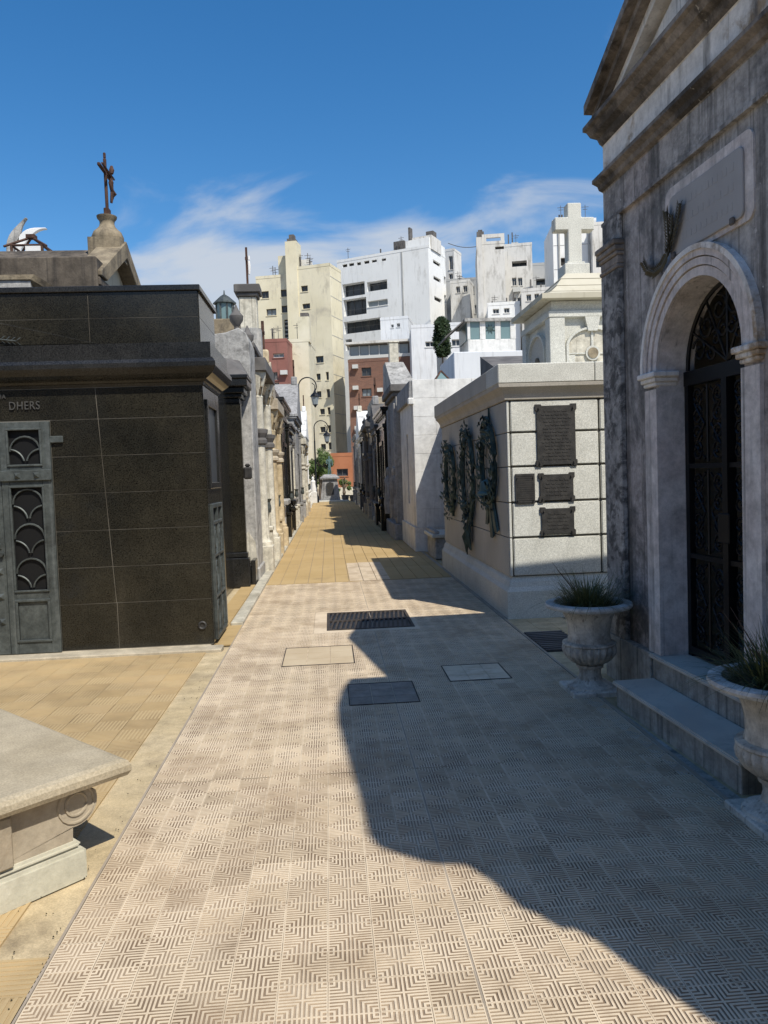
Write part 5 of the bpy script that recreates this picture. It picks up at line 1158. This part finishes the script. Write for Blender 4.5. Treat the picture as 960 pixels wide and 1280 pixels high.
# ================================================================== far end: monument, lamps, tree
mo = thing('monument', 'grey truncated monument pedestal closing the far end of the alley', 'monument', (.05, 49, 0))
def frus(b, cx_, cy_, h0, h1, z0_, z1_): return b.hexa([(cx_-h0, cy_-h0, z0_), (cx_+h0, cy_-h0, z0_), (cx_+h0, cy_+h0, z0_), (cx_-h0, cy_+h0, z0_)], [(cx_-h1, cy_-h1, z1_), (cx_+h1, cy_-h1, z1_), (cx_+h1, cy_+h1, z1_), (cx_-h1, cy_+h1, z1_)])
part('pedestal', frus(B(), .05, 49, .62, .46, .1, 1.42), M['grey'], mo, bev=.015)
part('base', B().box(-1.1, 1.2, 47.9, 50.1, 0, .1), M['gra'], mo, bev=.02)
part('cap', frus(frus(B(), .05, 49, .60, .62, 1.42, 1.52), .05, 49, .62, .35, 1.52, 1.72), M['grey'], mo)
part('bronze_tablet', B().prism([(-.17, .45), (.27, .45), (.27, 1.15), (.05, 1.25), (-.17, 1.15)], 'y', 48.36, 48.5), M['plq'], mo)
sm = bpy.data.meshes.new('figure')
J = {'pel': (.05, 49, 2.28), 'ch': (.05, 49, 2.58), 'nk': (.05, 48.99, 2.70), 'hd': (.05, 48.98, 2.80), 'hd2': (.05, 48.98, 2.88), 'ls': (-.10, 49, 2.64), 'le': (-.13, 48.96, 2.44), 'lh': (-.04, 48.86, 2.40), 'rs': (.20, 49, 2.64), 're': (.24, 48.97, 2.44), 'rh': (.22, 48.9, 2.26), 'lk': (.0, 48.98, 2.0), 'lf': (-.02, 49, 1.74), 'lt': (-.03, 48.9, 1.74), 'rk': (.12, 48.97, 2.0), 'rf': (.13, 49.03, 1.74), 'rt': (.14, 48.93, 1.74)}
RD = {'pel': .085, 'ch': .10, 'nk': .04, 'hd': .065, 'hd2': .05, 'ls': .05, 'le': .036, 'lh': .028, 'rs': .05, 're': .036, 'rh': .028, 'lk': .055, 'lf': .04, 'lt': .03, 'rk': .055, 'rf': .04, 'rt': .03}
nm_ = list(J); E_ = [('pel', 'ch'), ('ch', 'nk'), ('nk', 'hd'), ('hd', 'hd2'), ('ch', 'ls'), ('ls', 'le'), ('le', 'lh'), ('ch', 'rs'), ('rs', 're'), ('re', 'rh'), ('pel', 'lk'), ('lk', 'lf'), ('lf', 'lt'), ('pel', 'rk'), ('rk', 'rf'), ('rf', 'rt')]
sm.from_pydata([J[k] for k in nm_], [(nm_.index(a), nm_.index(b_)) for a, b_ in E_], [])
so_ = bpy.data.objects.new('figure', sm); COL.objects.link(so_); so_.modifiers.new('s', 'SKIN'); so_.modifiers.new('d', 'SUBSURF').levels = 1
for k, v in enumerate(sm.skin_vertices[0].data): v.radius = (RD[nm_[k]],)*2; v.use_root = (k == 0)
dg = bpy.context.evaluated_depsgraph_get(); fm = bpy.data.meshes.new_from_object(so_.evaluated_get(dg)); bpy.data.objects.remove(so_); fm.materials.clear(); fm.materials.append(M['brz5']) if 'brz5' in M else fm.materials.append(M['brz4'])
bs_ = thing('bronze_statue', 'small green bronze standing figure on top of the monument pedestal', 'statue', (.05, 49, 1.72))
fo = bpy.data.objects.new('figure', fm); COL.objects.link(fo); fo.parent = bs_; fo.matrix_basis = WM[bs_.name].inverted()
part('foot_block', B().box(-.12, .22, 48.83, 49.12, 1.68, 1.745), M['brz4'], bs_, bev=.01)
def lamp(x, y, h, label):
    t = thing('street_lamp', label, 'street lamp', (x, y, 0), group='curved lamp posts at the alley end')
    part('post', B().lathe([(.14, 0), (.14, .35), (.09, .45), (.055, .6), (.045, h-1.2)], (x, y, 0), 10), M['iron'], t, smooth=True)
    r = .42; pts = [(x, y, h-1.25), (x, y, h-r)] + [(x+r-r*math.cos(RAD(a)), y, h-r+r*math.sin(RAD(a))) for a in range(15, 226, 15)]
    part('arm', B().tube(pts, .032, 6), M['iron'], t, smooth=True)
    lx, lz = x+2*r-.08, h-1.35
    part('lantern_cap', B().lathe([(.22, .42), (.24, .44), (.16, .55), (.08, .62), (.05, .70), (.01, .78)], (lx, y, lz), 8), M['iron'], t)
    part('lantern_glass', B().lathe([(.12, .06), (.19, .42)], (lx, y, lz), 6), M['glass2'], t)
    part('lantern_base', B().lathe([(.02, -.08), (.07, 0), (.13, .06)], (lx, y, lz), 8), M['iron'], t)
    part('hanger', B().tube([(lx, y, lz+.75), (lx, y, lz+.98), (lx-.12, y, lz+1.08)], .02, 5), M['iron'], t)
pl1 = aty(376, 472, 37); lamp(aty(374, 505, 37).x, 37, pl1.z, 'nearer curved iron street lamp rising above the left row')
pl2 = aty(393, 526, 47.3); lamp(aty(393.5, 560, 47.3).x, 47.3, pl2.z, 'farther curved iron street lamp beside the monument')
wp = thing('white_marble_figure', 'white marble figure on a pedestal beside the farther lamp post', 'statue', (-.98, 46.9, 0))
part('pedestal', B().box(-1.2, -.76, 46.7, 47.1, 0, .7), M['whw'], wp, bev=.02)
part('figure', B().lathe([(.18, 0), (.2, .15), (.14, .45), (.15, .62), (.06, .72), (.08, .80), (.06, .88), (.01, .92)], (-.98, 46.9, .7), 10), M['white'], wp, smooth=True)
def tree(name, label, x, y, h, rx, rz, zc, n, m, ls, seed, cat='tree', clumps=26, cone=False):
    rnd = random.Random(seed)
    t = thing(name, label, cat, (x, y, 0))
    tr = B().tube([(x, y, 0), (x+.05, y, zc*.5), (x, y, zc)], [.16, .12, .06], 8)
    if not cone:
        for k in range(7):
            a = k*.9; tr.tube([(x, y, zc*.6+.1*k), (x+rx*.4*math.cos(a), y+rx*.4*math.sin(a), zc+.1*k), (x+rx*.7*math.cos(a), y+rx*.7*math.sin(a), zc+rz*.4)], [.06, .04, .015], 5)
    part('trunk', tr, M['bark'], t)
    b = B(); cl = []
    for k in range(clumps):
        while True:
            q = Vector((rnd.uniform(-1, 1), rnd.uniform(-1, 1), rnd.uniform(-1, 1)))
            if .3 < q.length < 1: break
        cl.append((Vector((x+q.x*rx, y+q.y*rx, zc+q.z*rz)), rnd.uniform(.28, .5)*rx))
    for k in range(n):
        if cone:
            f = rnd.random(); zz = zc-rz+2*rz*f; rr_ = rx*(1-max(0, (f-.75)/.25)**2*.75)*(.55+.45*min(1, f/.12))*math.sqrt(rnd.uniform(.35, 1)); a = rnd.uniform(0, 6.283)
            rr_ *= 1+.2*math.sin(3*a+zz*2.1)+.16*math.sin(7*a-zz*4.3)+rnd.gauss(0, .07)
            c = Vector((x+rr_*math.cos(a), y+rr_*math.sin(a), zz))
        else:
            cc, r = rnd.choice(cl); d = Vector((rnd.gauss(0, 1), rnd.gauss(0, 1), rnd.gauss(0, 1))).normalized()*r*rnd.uniform(.3, 1.0); c = cc+d
        u = Vector((rnd.gauss(0, 1), rnd.gauss(0, 1), rnd.gauss(0, .8))).normalized(); v = u.orthogonal().normalized()
        s = ls*rnd.uniform(.6, 1.3); b.face([c-u*s, c+v*s*.5, c+u*s, c-v*s*.5])
    part('crown', b, m, t, recalc=False, kind='stuff')
tree('leafy_tree', 'leafy green tree behind the far lamp and monument', -.62, 53.5, 4, .82, 1.15, 2.35, 5200, M['leaf'], .075, 3, clumps=34)
tree('young_shrub', 'small yellow green shrub right of the monument', .95, 52.5, 1.4, .45, .5, .9, 700, M['leaf'], .08, 5, 'shrub', 8)
pw = thing('end_planter', 'row of dark shrubs and pots at the foot of the monument', 'planter', (1.1, 48.6, 0))
part('pot', B().lathe([(.16, 0), (.24, .35), (.27, .4), (.2, .38)], (.98, 48.2, 0), 12), M['lead'], pw)
part('pot', B().lathe([(.16, 0), (.24, .35), (.27, .4), (.2, .38)], (1.45, 47.6, 0), 12), M['lead'], pw)
fe = thing('cemetery_wall', 'low pale boundary wall behind the monument', 'wall', (0, 56, 0))
part('wall', B().box(-14, -2.2, 56, 56.3, 0, 2.2).box(.4, 16, 56, 56.3, 0, .75), M['ivory'], fe, bev=.02)
# ================================================================== CITY behind the cemetery
class Face:
    def __init__(s, P, d):          # P: start (x, y), d: unit direction to the right as seen
        s.P = Vector((P[0], P[1], 0)); s.d = Vector((d[0], d[1], 0)).normalized(); s.n = Vector((s.d.y, -s.d.x, 0))
    def az(s, px, py):
        r = ray(px, py); k = ((s.P-CP).dot(s.n))/(r.dot(s.n)); q = CP+r*k; return ((q-s.P).dot(s.d), q.z)
    def xf(s, a, dd, z):
        q = s.P + s.d*a - s.n*dd; return (q.x, q.y, z)
def holed(b, a0, a1, z0, z1, holes, dep):
    A = sorted({a0, a1} | {h[k] for h in holes for k in (0, 1)}); Z = sorted({z0, z1} | {h[k] for h in holes for k in (2, 3)})
    A = [a for a in A if a0-1e-6 <= a <= a1+1e-6]; Z = [z for z in Z if z0-1e-6 <= z <= z1+1e-6]
    for p, q in zip(A[:-1], A[1:]):
        for r, s in zip(Z[:-1], Z[1:]):
            mp_, mz_ = (p+q)/2, (r+s)/2
            if any(h[0] < mp_ < h[1] and h[2] < mz_ < h[3] for h in holes): continue
            b.face([(p, 0, r), (q, 0, r), (q, 0, s), (p, 0, s)])
    for (p, q, r, s) in holes:
        b.face([(p, 0, r), (p, dep, r), (q, dep, r), (q, 0, r)]); b.face([(p, 0, s), (q, 0, s), (q, dep, s), (p, dep, s)])
        b.face([(p, 0, r), (p, 0, s), (p, dep, s), (p, dep, r)]); b.face([(q, 0, r), (q, dep, r), (q, dep, s), (q, 0, s)])
def wall_face(t, F, a0, a1, z0, z1, m, rects, dep=.35, style='win', nm='facade'):
    frm = M['wframe'] if m in (M['brick'], M['bA'], M['brick2']) else M['frame']
    holes = []
    for r in rects:
        am, zm = (r[0]+r[2])/2, (r[1]+r[3])/2
        p = F.az(r[0], zm)[0]; q = F.az(r[2], zm)[0]; zt = F.az(am, r[1])[1]; zb = F.az(am, r[3])[1]
        p, q = max(a0+.05, min(p, q)), min(a1-.05, max(p, q))
        if q-p < .12: continue
        holes.append((p, q, max(zb, z0+.05), min(zt, z1-.05), r[4] if len(r) > 4 else style))
    b = B(F.xf); holed(b, a0, a1, z0, z1, [h[:4] for h in holes], dep)
    w_ = part(nm, b, m, t, recalc=False)
    for (p, q, r, s, sty) in holes:
        gm_ = {'win': M['glass'], 'blind': M['glass2'], 'balc': M['glass'], 'vent': M['vent'], 'slot': M['dark']}[sty]
        fw = min(.09, (q-p)*.1)
        if sty in ('win', 'blind'):
            f = part('window', B(F.xf).box(p, p+fw, dep-.12, dep, r, s).box(q-fw, q, dep-.12, dep, r, s).box(p+fw, q-fw, dep-.12, dep, r, r+fw).box(p+fw, q-fw, dep-.12, dep, s-fw, s).box((p+q)/2-fw*.4, (p+q)/2+fw*.4, dep-.1, dep, r+fw, s-fw), frm, t)
            part('pane', B(F.xf).box(p, q, dep, dep+.05, r, s), gm_, f)
            part('sill', B(F.xf).box(p-.08, q+.08, -.08, .04, r-.1, r-.002), m, f)
        elif sty == 'vent':
            f = part('louvre_panel', B(F.xf).box(p, q, dep-.05, dep, r, s), gm_, t)
            nsl = max(3, int((s-r)/.55))
            for k in range(nsl): z_ = r+(s-r)*(k+.5)/nsl; part('louvre', B(F.xf).box(p, q, dep-.2, dep-.05, z_-.05, z_+.05), M['ac'], f)
        elif sty == 'balc':
            dd = dep+1.0
            bb = B(F.xf); holed(bb, p, q, r, s, [], 0); 
            f = part('balcony_recess', B(F.xf).box(p, q, dep+.9, dep+1.0, r, s), M['glass'], t)
            part('recess_sides', B(F.xf).box(p-.02, p, dep, dep+1, r, s).box(q, q+.02, dep, dep+1, r, s).box(p, q, dep, dep+1, r-.02, r).box(p, q, dep, dep+1, s, s+.02), m, f)
            nm2 = max(2, int((q-p)/1.3))
            for k in range(nm2+1): a_ = p+(q-p)*k/nm2; part('mullion', B(F.xf).box(a_-.03, a_+.03, dep+.8, dep+.9, r, s), M['wframe'], f)
            part('railing', B(F.xf).box(p, q, .1, .13, min(s-.1, r+.9), min(s-.05, r+.94)), M['wframe'], f)
        else:
            part('slot_window', B(F.xf).box(p, q, dep-.05, dep, r, s), gm_, t)
    return w_
def building(name, label, px, Y, th, left_px, right_px, top_py, m, wl=(), wr=(), z0=0, ref_py=None, parapet=.4, dep=.35, m2=None, cat='building', depth=None):
    ref = top_py if ref_py is None else ref_py
    c = aty(px, (top_py+560)/2, Y); h = aty(px, top_py, Y).z
    th = RAD(th); fl = Vector((-math.cos(th), math.sin(th), 0)); fr = Vector((math.sin(th), math.cos(th), 0))
    def run(dv, ppx):
        r = ray(ppx, (top_py+560)/2); r.z = 0
        # solve c + dv*L = k*r
        det = dv.x*(-r.y) + dv.y*r.x
        L_ = (-c.x*(-r.y) - c.y*r.x)/det
        return abs(L_)
    Lf = run(fl, left_px); Lr = run(fr, right_px) if right_px else (depth or 8)
    t = thing(name, label, cat, (c.x, c.y, 0))
    Fl = Face((c.x+fl.x*Lf, c.y+fl.y*Lf), (-fl.x, -fl.y)); Fr = Face((c.x, c.y), (fr.x, fr.y))
    wall_face(t, Fl, 0, Lf, z0, h, m, wl, dep); wall_face(t, Fr, 0, Lr, z0, h, m2 or m, wr, dep, nm='side_facade')
    p0 = Vector((c.x, c.y, 0)); p1 = p0+fl*Lf; p2 = p1+fr*Lr; p3 = p0+fr*Lr
    b = B(); b.face([(p1.x, p1.y, z0), (p2.x, p2.y, z0), (p2.x, p2.y, h), (p1.x, p1.y, h)]); b.face([(p2.x, p2.y, z0), (p3.x, p3.y, z0), (p3.x, p3.y, h), (p2.x, p2.y, h)])
    part('rear_walls', b, m, t)
    b = B(); b.face([(q.x, q.y, h-.3) for q in (p0, p1, p2, p3)]); part('roof', b, M['conc'], t)
    k = .25; b = B(Fl.xf).box(-.03, Lf+.03, -.03, k, h, h+parapet); part('parapet', b, m, t)
    part('parapet', B(Fr.xf).box(-.0, Lr, -.03, k, h, h+parapet), m2 or m, t)
    return t, Fl, Fr, h, Lf, Lr
def roofbox(t, F, a0, a1, d0, d1, z0, z1, m, name='roof_block'): return part(name, B(F.xf).box(a0, a1, d0, d1, z0, z1), m, t)
# A: cream tower
wA = [(376.3, 357, 384.7, 364.4), (378, 379.4, 387.6, 386), (385.6, 402, 388.5, 409.4), (386.6, 424.4, 389.4, 432), (394.7, 445, 404.4, 453.5), (389.4, 468.5, 392.3, 475), (395.5, 467, 400.7, 475), (407.3, 464.8, 411, 475), (396, 489, 401.7, 496.7), (408.2, 486.4, 412.4, 496.7), (391, 512, 395.3, 519), (400, 511, 406, 518), (409.4, 509, 413, 518), (393.4, 534, 396, 541.6), (400.4, 533.4, 407, 540.5), (410, 531.5, 413.7, 540.5), (393.4, 556, 396.5, 562), (401, 555, 407.4, 562), (410.5, 553, 414.3, 562)]
tA, FA, FAr, hA, lA, rA = building('cream_tower', 'tall cream apartment tower with small windows above the far left end of the alley', 416, 110, 22, 369, 430, 332, M['bA'], wA, m2=M['bA'])
wA2 = [(326.6, 364, 336, 373), (333, 386, 345.4, 394.4, 'blind'), (351, 362, 358.5, 371), (352, 382, 362, 390.6), (355.7, 399, 372, 424.5, 'vent')]
tA2, FA2, _, hA2, lA2, rA2 = building('cream_annexe', 'lower cream annexe with blinds and a dark louvre left of the cream tower', 374, 113, 14, 324, None, 345, M['bA'], wA2, depth=6)
a_, z_ = FA2.az(359, 305); a2_, _ = FA2.az(373, 305)
roofbox(tA2, FA2, a_, a2_, -1.2, 1.2, 8, z_, M['bA'], 'chimney_stack'); part('chimney_pot', B(FA2.xf).box(a_+.2, a2_-.3, -.8, .6, z_, z_+.5).box(a_+.45, a2_-.5, -.6, .4, z_+.5, z_+1.1), M['lead'], tA2)
a3, z3 = FA2.az(346, 319); roofbox(tA2, FA2, a3, a_, .5, 3, hA2, z3, M['bA'], 'stair_block')
a4, z4 = FA2.az(384, 322); roofbox(tA2, FA2, a2_+.02, a4, .8, 3, hA2-.2, z4, M['bW'], 'tank_block')
for (px_, pt_) in ((338, 330), (341, 332), (382, 314), (385, 318)):
    a_, z_ = FA2.az(px_, pt_); part('aerial', B(FA2.xf).box(a_-.04, a_+.04, 1.0, 1.08, hA2-.2, z_).box(a_-.5, a_+.5, 1.0, 1.05, z_-.35, z_-.3).box(a_-.35, a_+.35, 1.0, 1.05, z_-.75, z_-.7), M['lead'], tA2)
# party wall and red house in front of the tower
tG, FG, _, hG, lG, rG = building('rough_party_wall', 'tall patchy cream party wall rising behind the lamp post', 388, 96, 6, 359, None, 427, M['bR'], (), depth=7)
a_, z_ = FG.az(372, 396); a2_, _ = FG.az(386, 396); roofbox(tG, FG, a_, a2_, -.02, 1.8, hG, z_, M['bR'], 'chimney_breast'); roofbox(tG, FG, a_+.3, a_+1.3, .2, 1.2, z_, z_+.5, M['lead'], 'chimney_cap')
tR, FR, _, hR, lR, rR = building('red_house', 'red walled house with a narrow blind window above the left tombs', 361, 92, 6, 333, None, 427, M['red'], [(341.5, 441.6, 355, 447, 'blind'), (342, 465, 347, 475), (343, 478, 349, 488)], depth=7)
a_, z_ = FR.az(351, 464); part('air_conditioner', B(FR.xf).box(a_, a_+.8, -.5, -.01, z_-.45, z_+.05), M['ac'], tR)
# B: white modernist block
wB = [(428, 330.4, 434, 334, 'slot'), (436, 329, 442.5, 332.5, 'slot'), (446, 327.8, 451, 331.5, 'slot'), (455, 326, 461.6, 329.6, 'slot'), (464.5, 324.8, 471, 327.8, 'slot'), (477, 323, 482.5, 326, 'slot'),
      (428, 353.5, 456, 370, 'balc'), (458.6, 351, 484, 363, 'balc'), (429.5, 373, 458, 394, 'balc'), (459.5, 375, 484.7, 382.5, 'blind'), (430, 399.4, 477, 415, 'balc'), (432, 424, 440, 438, 'balc')]
wBr = [(541.5, 327, 550.5, 331.5, 'slot'), (542, 347, 551, 351.5, 'slot'), (543, 372, 552, 377, 'slot'), (555, 346, 557.3, 355, 'slot'), (555.5, 369, 557.8, 379, 'slot')]
tB, FB, FBr, hB, lB, rB = building('white_modern_block', 'white modernist apartment block with wide dark balconies and blank right face', 539, 118, 30, 425, 560, 309, M['bB'], wB, wBr)
a_, _ = FB.az(503, 350); part('drain_chase', B(FB.xf).box(a_-.12, a_+.12, -.06, -.01, 14, hB), M['bG'], tB)
a0_, _ = FB.az(512, 300); a1_, zt_ = FB.az(536, 291)
roofbox(tB, FB, a0_, a1_, 1.0, 5, hB, zt_, M['bW'], 'tank_room'); part('tank_cap', B(FB.xf).box(a1_-1.3, a1_-.1, 2, 3.4, zt_, zt_+.9), M['lead'], tB)
part('stair_tower', B(FBr.xf).box(.6, rB, .02, 4, hB, hB+1.7), M['bB'], tB)
for (px_, w_, zz) in ((455, 1.2, .9), (487, 1.8, 2.2), (506, .3, 4.0)):
    a_, _ = FB.az(px_, 310); part('roof_vent', B(FB.xf).box(a_, a_+w_, 1.5, 2.5, hB-.2, hB+zz), M['lead'], tB)
tB2, FB2, FB2r, hB2, _, _ = building('stained_white_block', 'ochre stained white block stepping down right of the modernist block', 571, 128, 30, 556, 580, 313, M['bW'], [(561, 320, 566, 337), (561, 342, 566, 349)])
# I: grey building between
wI = [(569, 360, 576.6, 369.4, 'blind'), (578.5, 359, 585, 368.5), (579, 383.5, 583.5, 394), (588, 358, 593, 367), (593.5, 381, 598, 392)]
building('grey_infill_block', 'pale grey infill block between the white towers', 606, 124, 12, 560, None, 349, M['bG'], wI, depth=8)
# C: brick building with penthouse glazing
wC = [(452, 459.4, 464, 470), (452.4, 485.6, 464.5, 495.5, 'blind'), (454, 512, 462, 522), (454, 538, 463, 548)]
tC, FC, FCr, hC, lC, rC = building('brick_block', 'brown brick block with glazed penthouse strip and box air conditioners', 515, 104, 12, 437, 519, 449, M['brick'], wC)
for (px_, py_) in ((441, 456.6), (441.5, 483), (443, 508), (472, 485.6), (444, 533)):
    a_, z_ = FC.az(px_, py_); part('air_conditioner', B(FC.xf).box(a_, a_+.75, -.55, -.01, z_-.5, z_+.02), M['ac'], tC)
a_, zt_ = FC.az(470, 429)
ph = part('penthouse', B(FC.xf).box(.1, lC-.1, .5, 5, hC, zt_), M['lead'], tC)
for k in range(6):
    w_ = (lC-.4)/6
    part('penthouse_pane', B(FC.xf).box(.2+w_*k+.12, .2+w_*(k+1)-.12, .4, .49, hC+.85, zt_-.25), M['glass2'], ph); part('mullion', B(FC.xf).box(.2+w_*k-.08, .2+w_*k+.08, .35, .48, hC+.8, zt_-.2), M['ac'], ph)
part('penthouse_roof', B(FC.xf).box(-.3, lC+.3, -.4, 5.4, zt_, zt_+.3), M['bW'], ph)
part('railing', B(FC.xf).box(0, lC, -.05, .05, hC+.45, hC+.85), M['ac'], tC)
# H: low orange brick house at the end of the alley
building('orange_brick_house', 'low orange brick house with a dark window closing the end of the alley', 440, 88, 0, 413, None, 570, M['brick2'] if 'brick2' in M else M['red'], [(421, 586, 435, 595)], depth=6)
# D: small white houses
building('white_roof_house', 'small white rooftop house with two square windows above the brick block', 513, 111, 14, 478, 520, 398, M['bluew'], [(489, 405.5, 492, 409.5), (496, 404, 500, 408.5)])
building('white_terrace_house', 'bluish white terrace house with a barred window left of the cypress', 547, 98, 4, 516, None, 409, M['bluew'], [(531.6, 426.7, 544, 433.6)], depth=6)
building('white_flat_house', 'small white flat-roofed house right of the cypress', 592, 99, 4, 560, None, 406, M['bluew'], [(564.5, 424, 576, 432.6)], depth=6)
cy = aty(553, 440, 92)
tree('cypress_tree', 'dark columnar cypress between the white houses', cy.x, 92, 18, .86, 2.35, aty(553, 421, 92).z, 6500, M['cyp'], .17, 8, cone=True)
# E: white tower and rough neighbour
tE, FE, FEr, hE, lE, rE = building('tapered_white_tower', 'narrow white tower with an open parapet frame right of the gap', 634, 108, 10, 599, 640, 304, M['bW'], [(619, 308, 630, 311.5, 'slot')], [(635.5, 328, 637.5, 335, 'slot'), (635.5, 352, 637.5, 360, 'slot')])
roofbox(tE, FE, 0, .8, -.25, 2, 6, hE+1.0, M['bW'], 'buttress'); part('parapet_frame', B(FE.xf).box(.8, lE, .0, .4, hE+.9, hE+1.4).box(lE-.5, lE, 0, .4, hE+.4, hE+.9).box(0.8, 1.4, 0, .4, hE+.4, hE+.9), M['bW'], tE)
part('water_tank', B(FE.xf).box(.1, 1.1, .2, 1.2, hE+1.0, hE+1.9).box(.3, .9, .4, 1.0, hE+1.9, hE+2.2), M['lead'], tE)
tE2, FE2, FE2r, hE2, _, _ = building('rough_white_block', 'rough stained white block with paired windows beside the tapered tower', 668, 112, 14, 634, 676, 306, M['bW'], [(640, 326, 658.5, 333, 'balc'), (640, 347, 645.5, 357), (647.5, 347, 653, 357), (640.7, 372, 645, 383), (647, 372, 651.3, 383)])
a_, z_ = FE2.az(641, 360); part('air_conditioner', B(FE2.xf).box(a_, a_+1.1, -.6, -.01, z_-.7, z_), M['ac'], tE2)
building('grey_recessed_block', 'dark grey block set back between two white blocks at right', 700, 125, 10, 668, None, 330, M['bG'], [(670, 348, 690, 356, 'balc')], depth=8)
tF, FF, _, hF, lF, _ = building('far_right_block', 'white block with drainpipes behind the stone cross', 748, 100, 8, 694, None, 276, M['bB'], [(701, 322, 713, 332, 'slot')], depth=8)
for px_ in (699, 736, 744):
    a_, _ = FF.az(px_, 320); part('drainpipe', B(FF.xf).box(a_-.1, a_+.1, -.2, -.02, 4, hF-.5), M['bG'], tF)
building('right_edge_block', 'weathered block with chimneys beside the mausoleum edge', 790, 98, 8, 743, None, 279, M['bW'], [(745, 320, 757, 334, 'balc')], depth=8)
# rooftop clutter: pipes, tanks, aerials, floor joints, more stepped houses on the right
def clutter(t, F, L_, h, seed, n=6):
    r_ = random.Random(seed)
    for k in range(n):
        a_ = r_.uniform(.3, max(.5, L_-.8)); q = r_.random()
        if q < .35: part('roof_pipe', B(F.xf).box(a_, a_+.18, 1.2, 1.38, h-.3, h+r_.uniform(.8, 2.4)), M['lead'], t)
        elif q < .6: part('roof_unit', B(F.xf).box(a_, a_+r_.uniform(.7, 1.5), 1.0, 2.0, h-.3, h+r_.uniform(.5, 1.1)), M['bG'] if r_.random() < .5 else M['ac'], t)
        else:
            z_ = h+r_.uniform(1.4, 2.8); part('aerial', B(F.xf).box(a_-.03, a_+.03, 1.0, 1.06, h-.3, z_).box(a_-.45, a_+.45, 1.0, 1.05, z_-.3, z_-.25).box(a_-.3, a_+.3, 1.0, 1.05, z_-.6, z_-.55), M['lead'], t)
def joints(t, F, L_, z0, z1, st=2.75):
    z_ = z0
    while z_ < z1: part('floor_joint', B(F.xf).box(.05, L_-.05, -.025, -.004, z_, z_+.07), M['bG'], t); z_ += st
clutter(tA, FA, lA, hA, 1, 5); clutter(tB, FB, lB, hB, 2, 7); clutter(tE2, FE2, 4, hE2, 3, 4); clutter(tF, FF, lF, hF, 4, 5); clutter(tG, FG, lG, hG, 5, 2); clutter(tR, FR, lR, hR, 6, 3)
joints(tA, FAr, rA, 5, hA-1); joints(tF, FF, lF, 6, hF-1, 3.1)
t_, F_, Fr_, h_, l_, r2_ = building('stepped_cream_house', 'small stepped cream house with a parapet below the rough white block', 690, 101, 16, 654, 694, 362, M['bW'], [(658, 368, 664, 376), (668, 367, 674, 375), (679, 366, 686, 374)]); clutter(t_, F_, l_, h_, 7, 5)
t_, F_, Fr_, h_, l_, r2_ = building('terrace_annexe', 'low white terrace annexe below the tapered tower', 652, 103, 10, 612, 656, 380, M['bB'], [(616, 386, 624, 392), (630, 385, 637, 391)]); clutter(t_, F_, l_, h_, 8, 6)
t_, F_, Fr_, h_, l_, r2_ = building('stained_setback', 'stained setback storey stepping up between the modernist block and the grey infill', 590, 121, 20, 566, 596, 352, M['bW'], [(570, 358, 575, 366), (579, 357, 584, 365)]); clutter(t_, F_, l_, h_, 9, 4)
# sagging cable
ca = aty(576, 305, 112); cb_ = aty(597, 309, 112); 
tag(part('sagging_cable', B().tube([aty(560+ (597-560)*k/10, 304+ (4*k/10) + 3.0*math.sin(math.pi*k/10), 112) for k in range(11)], .05, 4), M['lead']), 'thin cable sagging between the white blocks', 'cable')
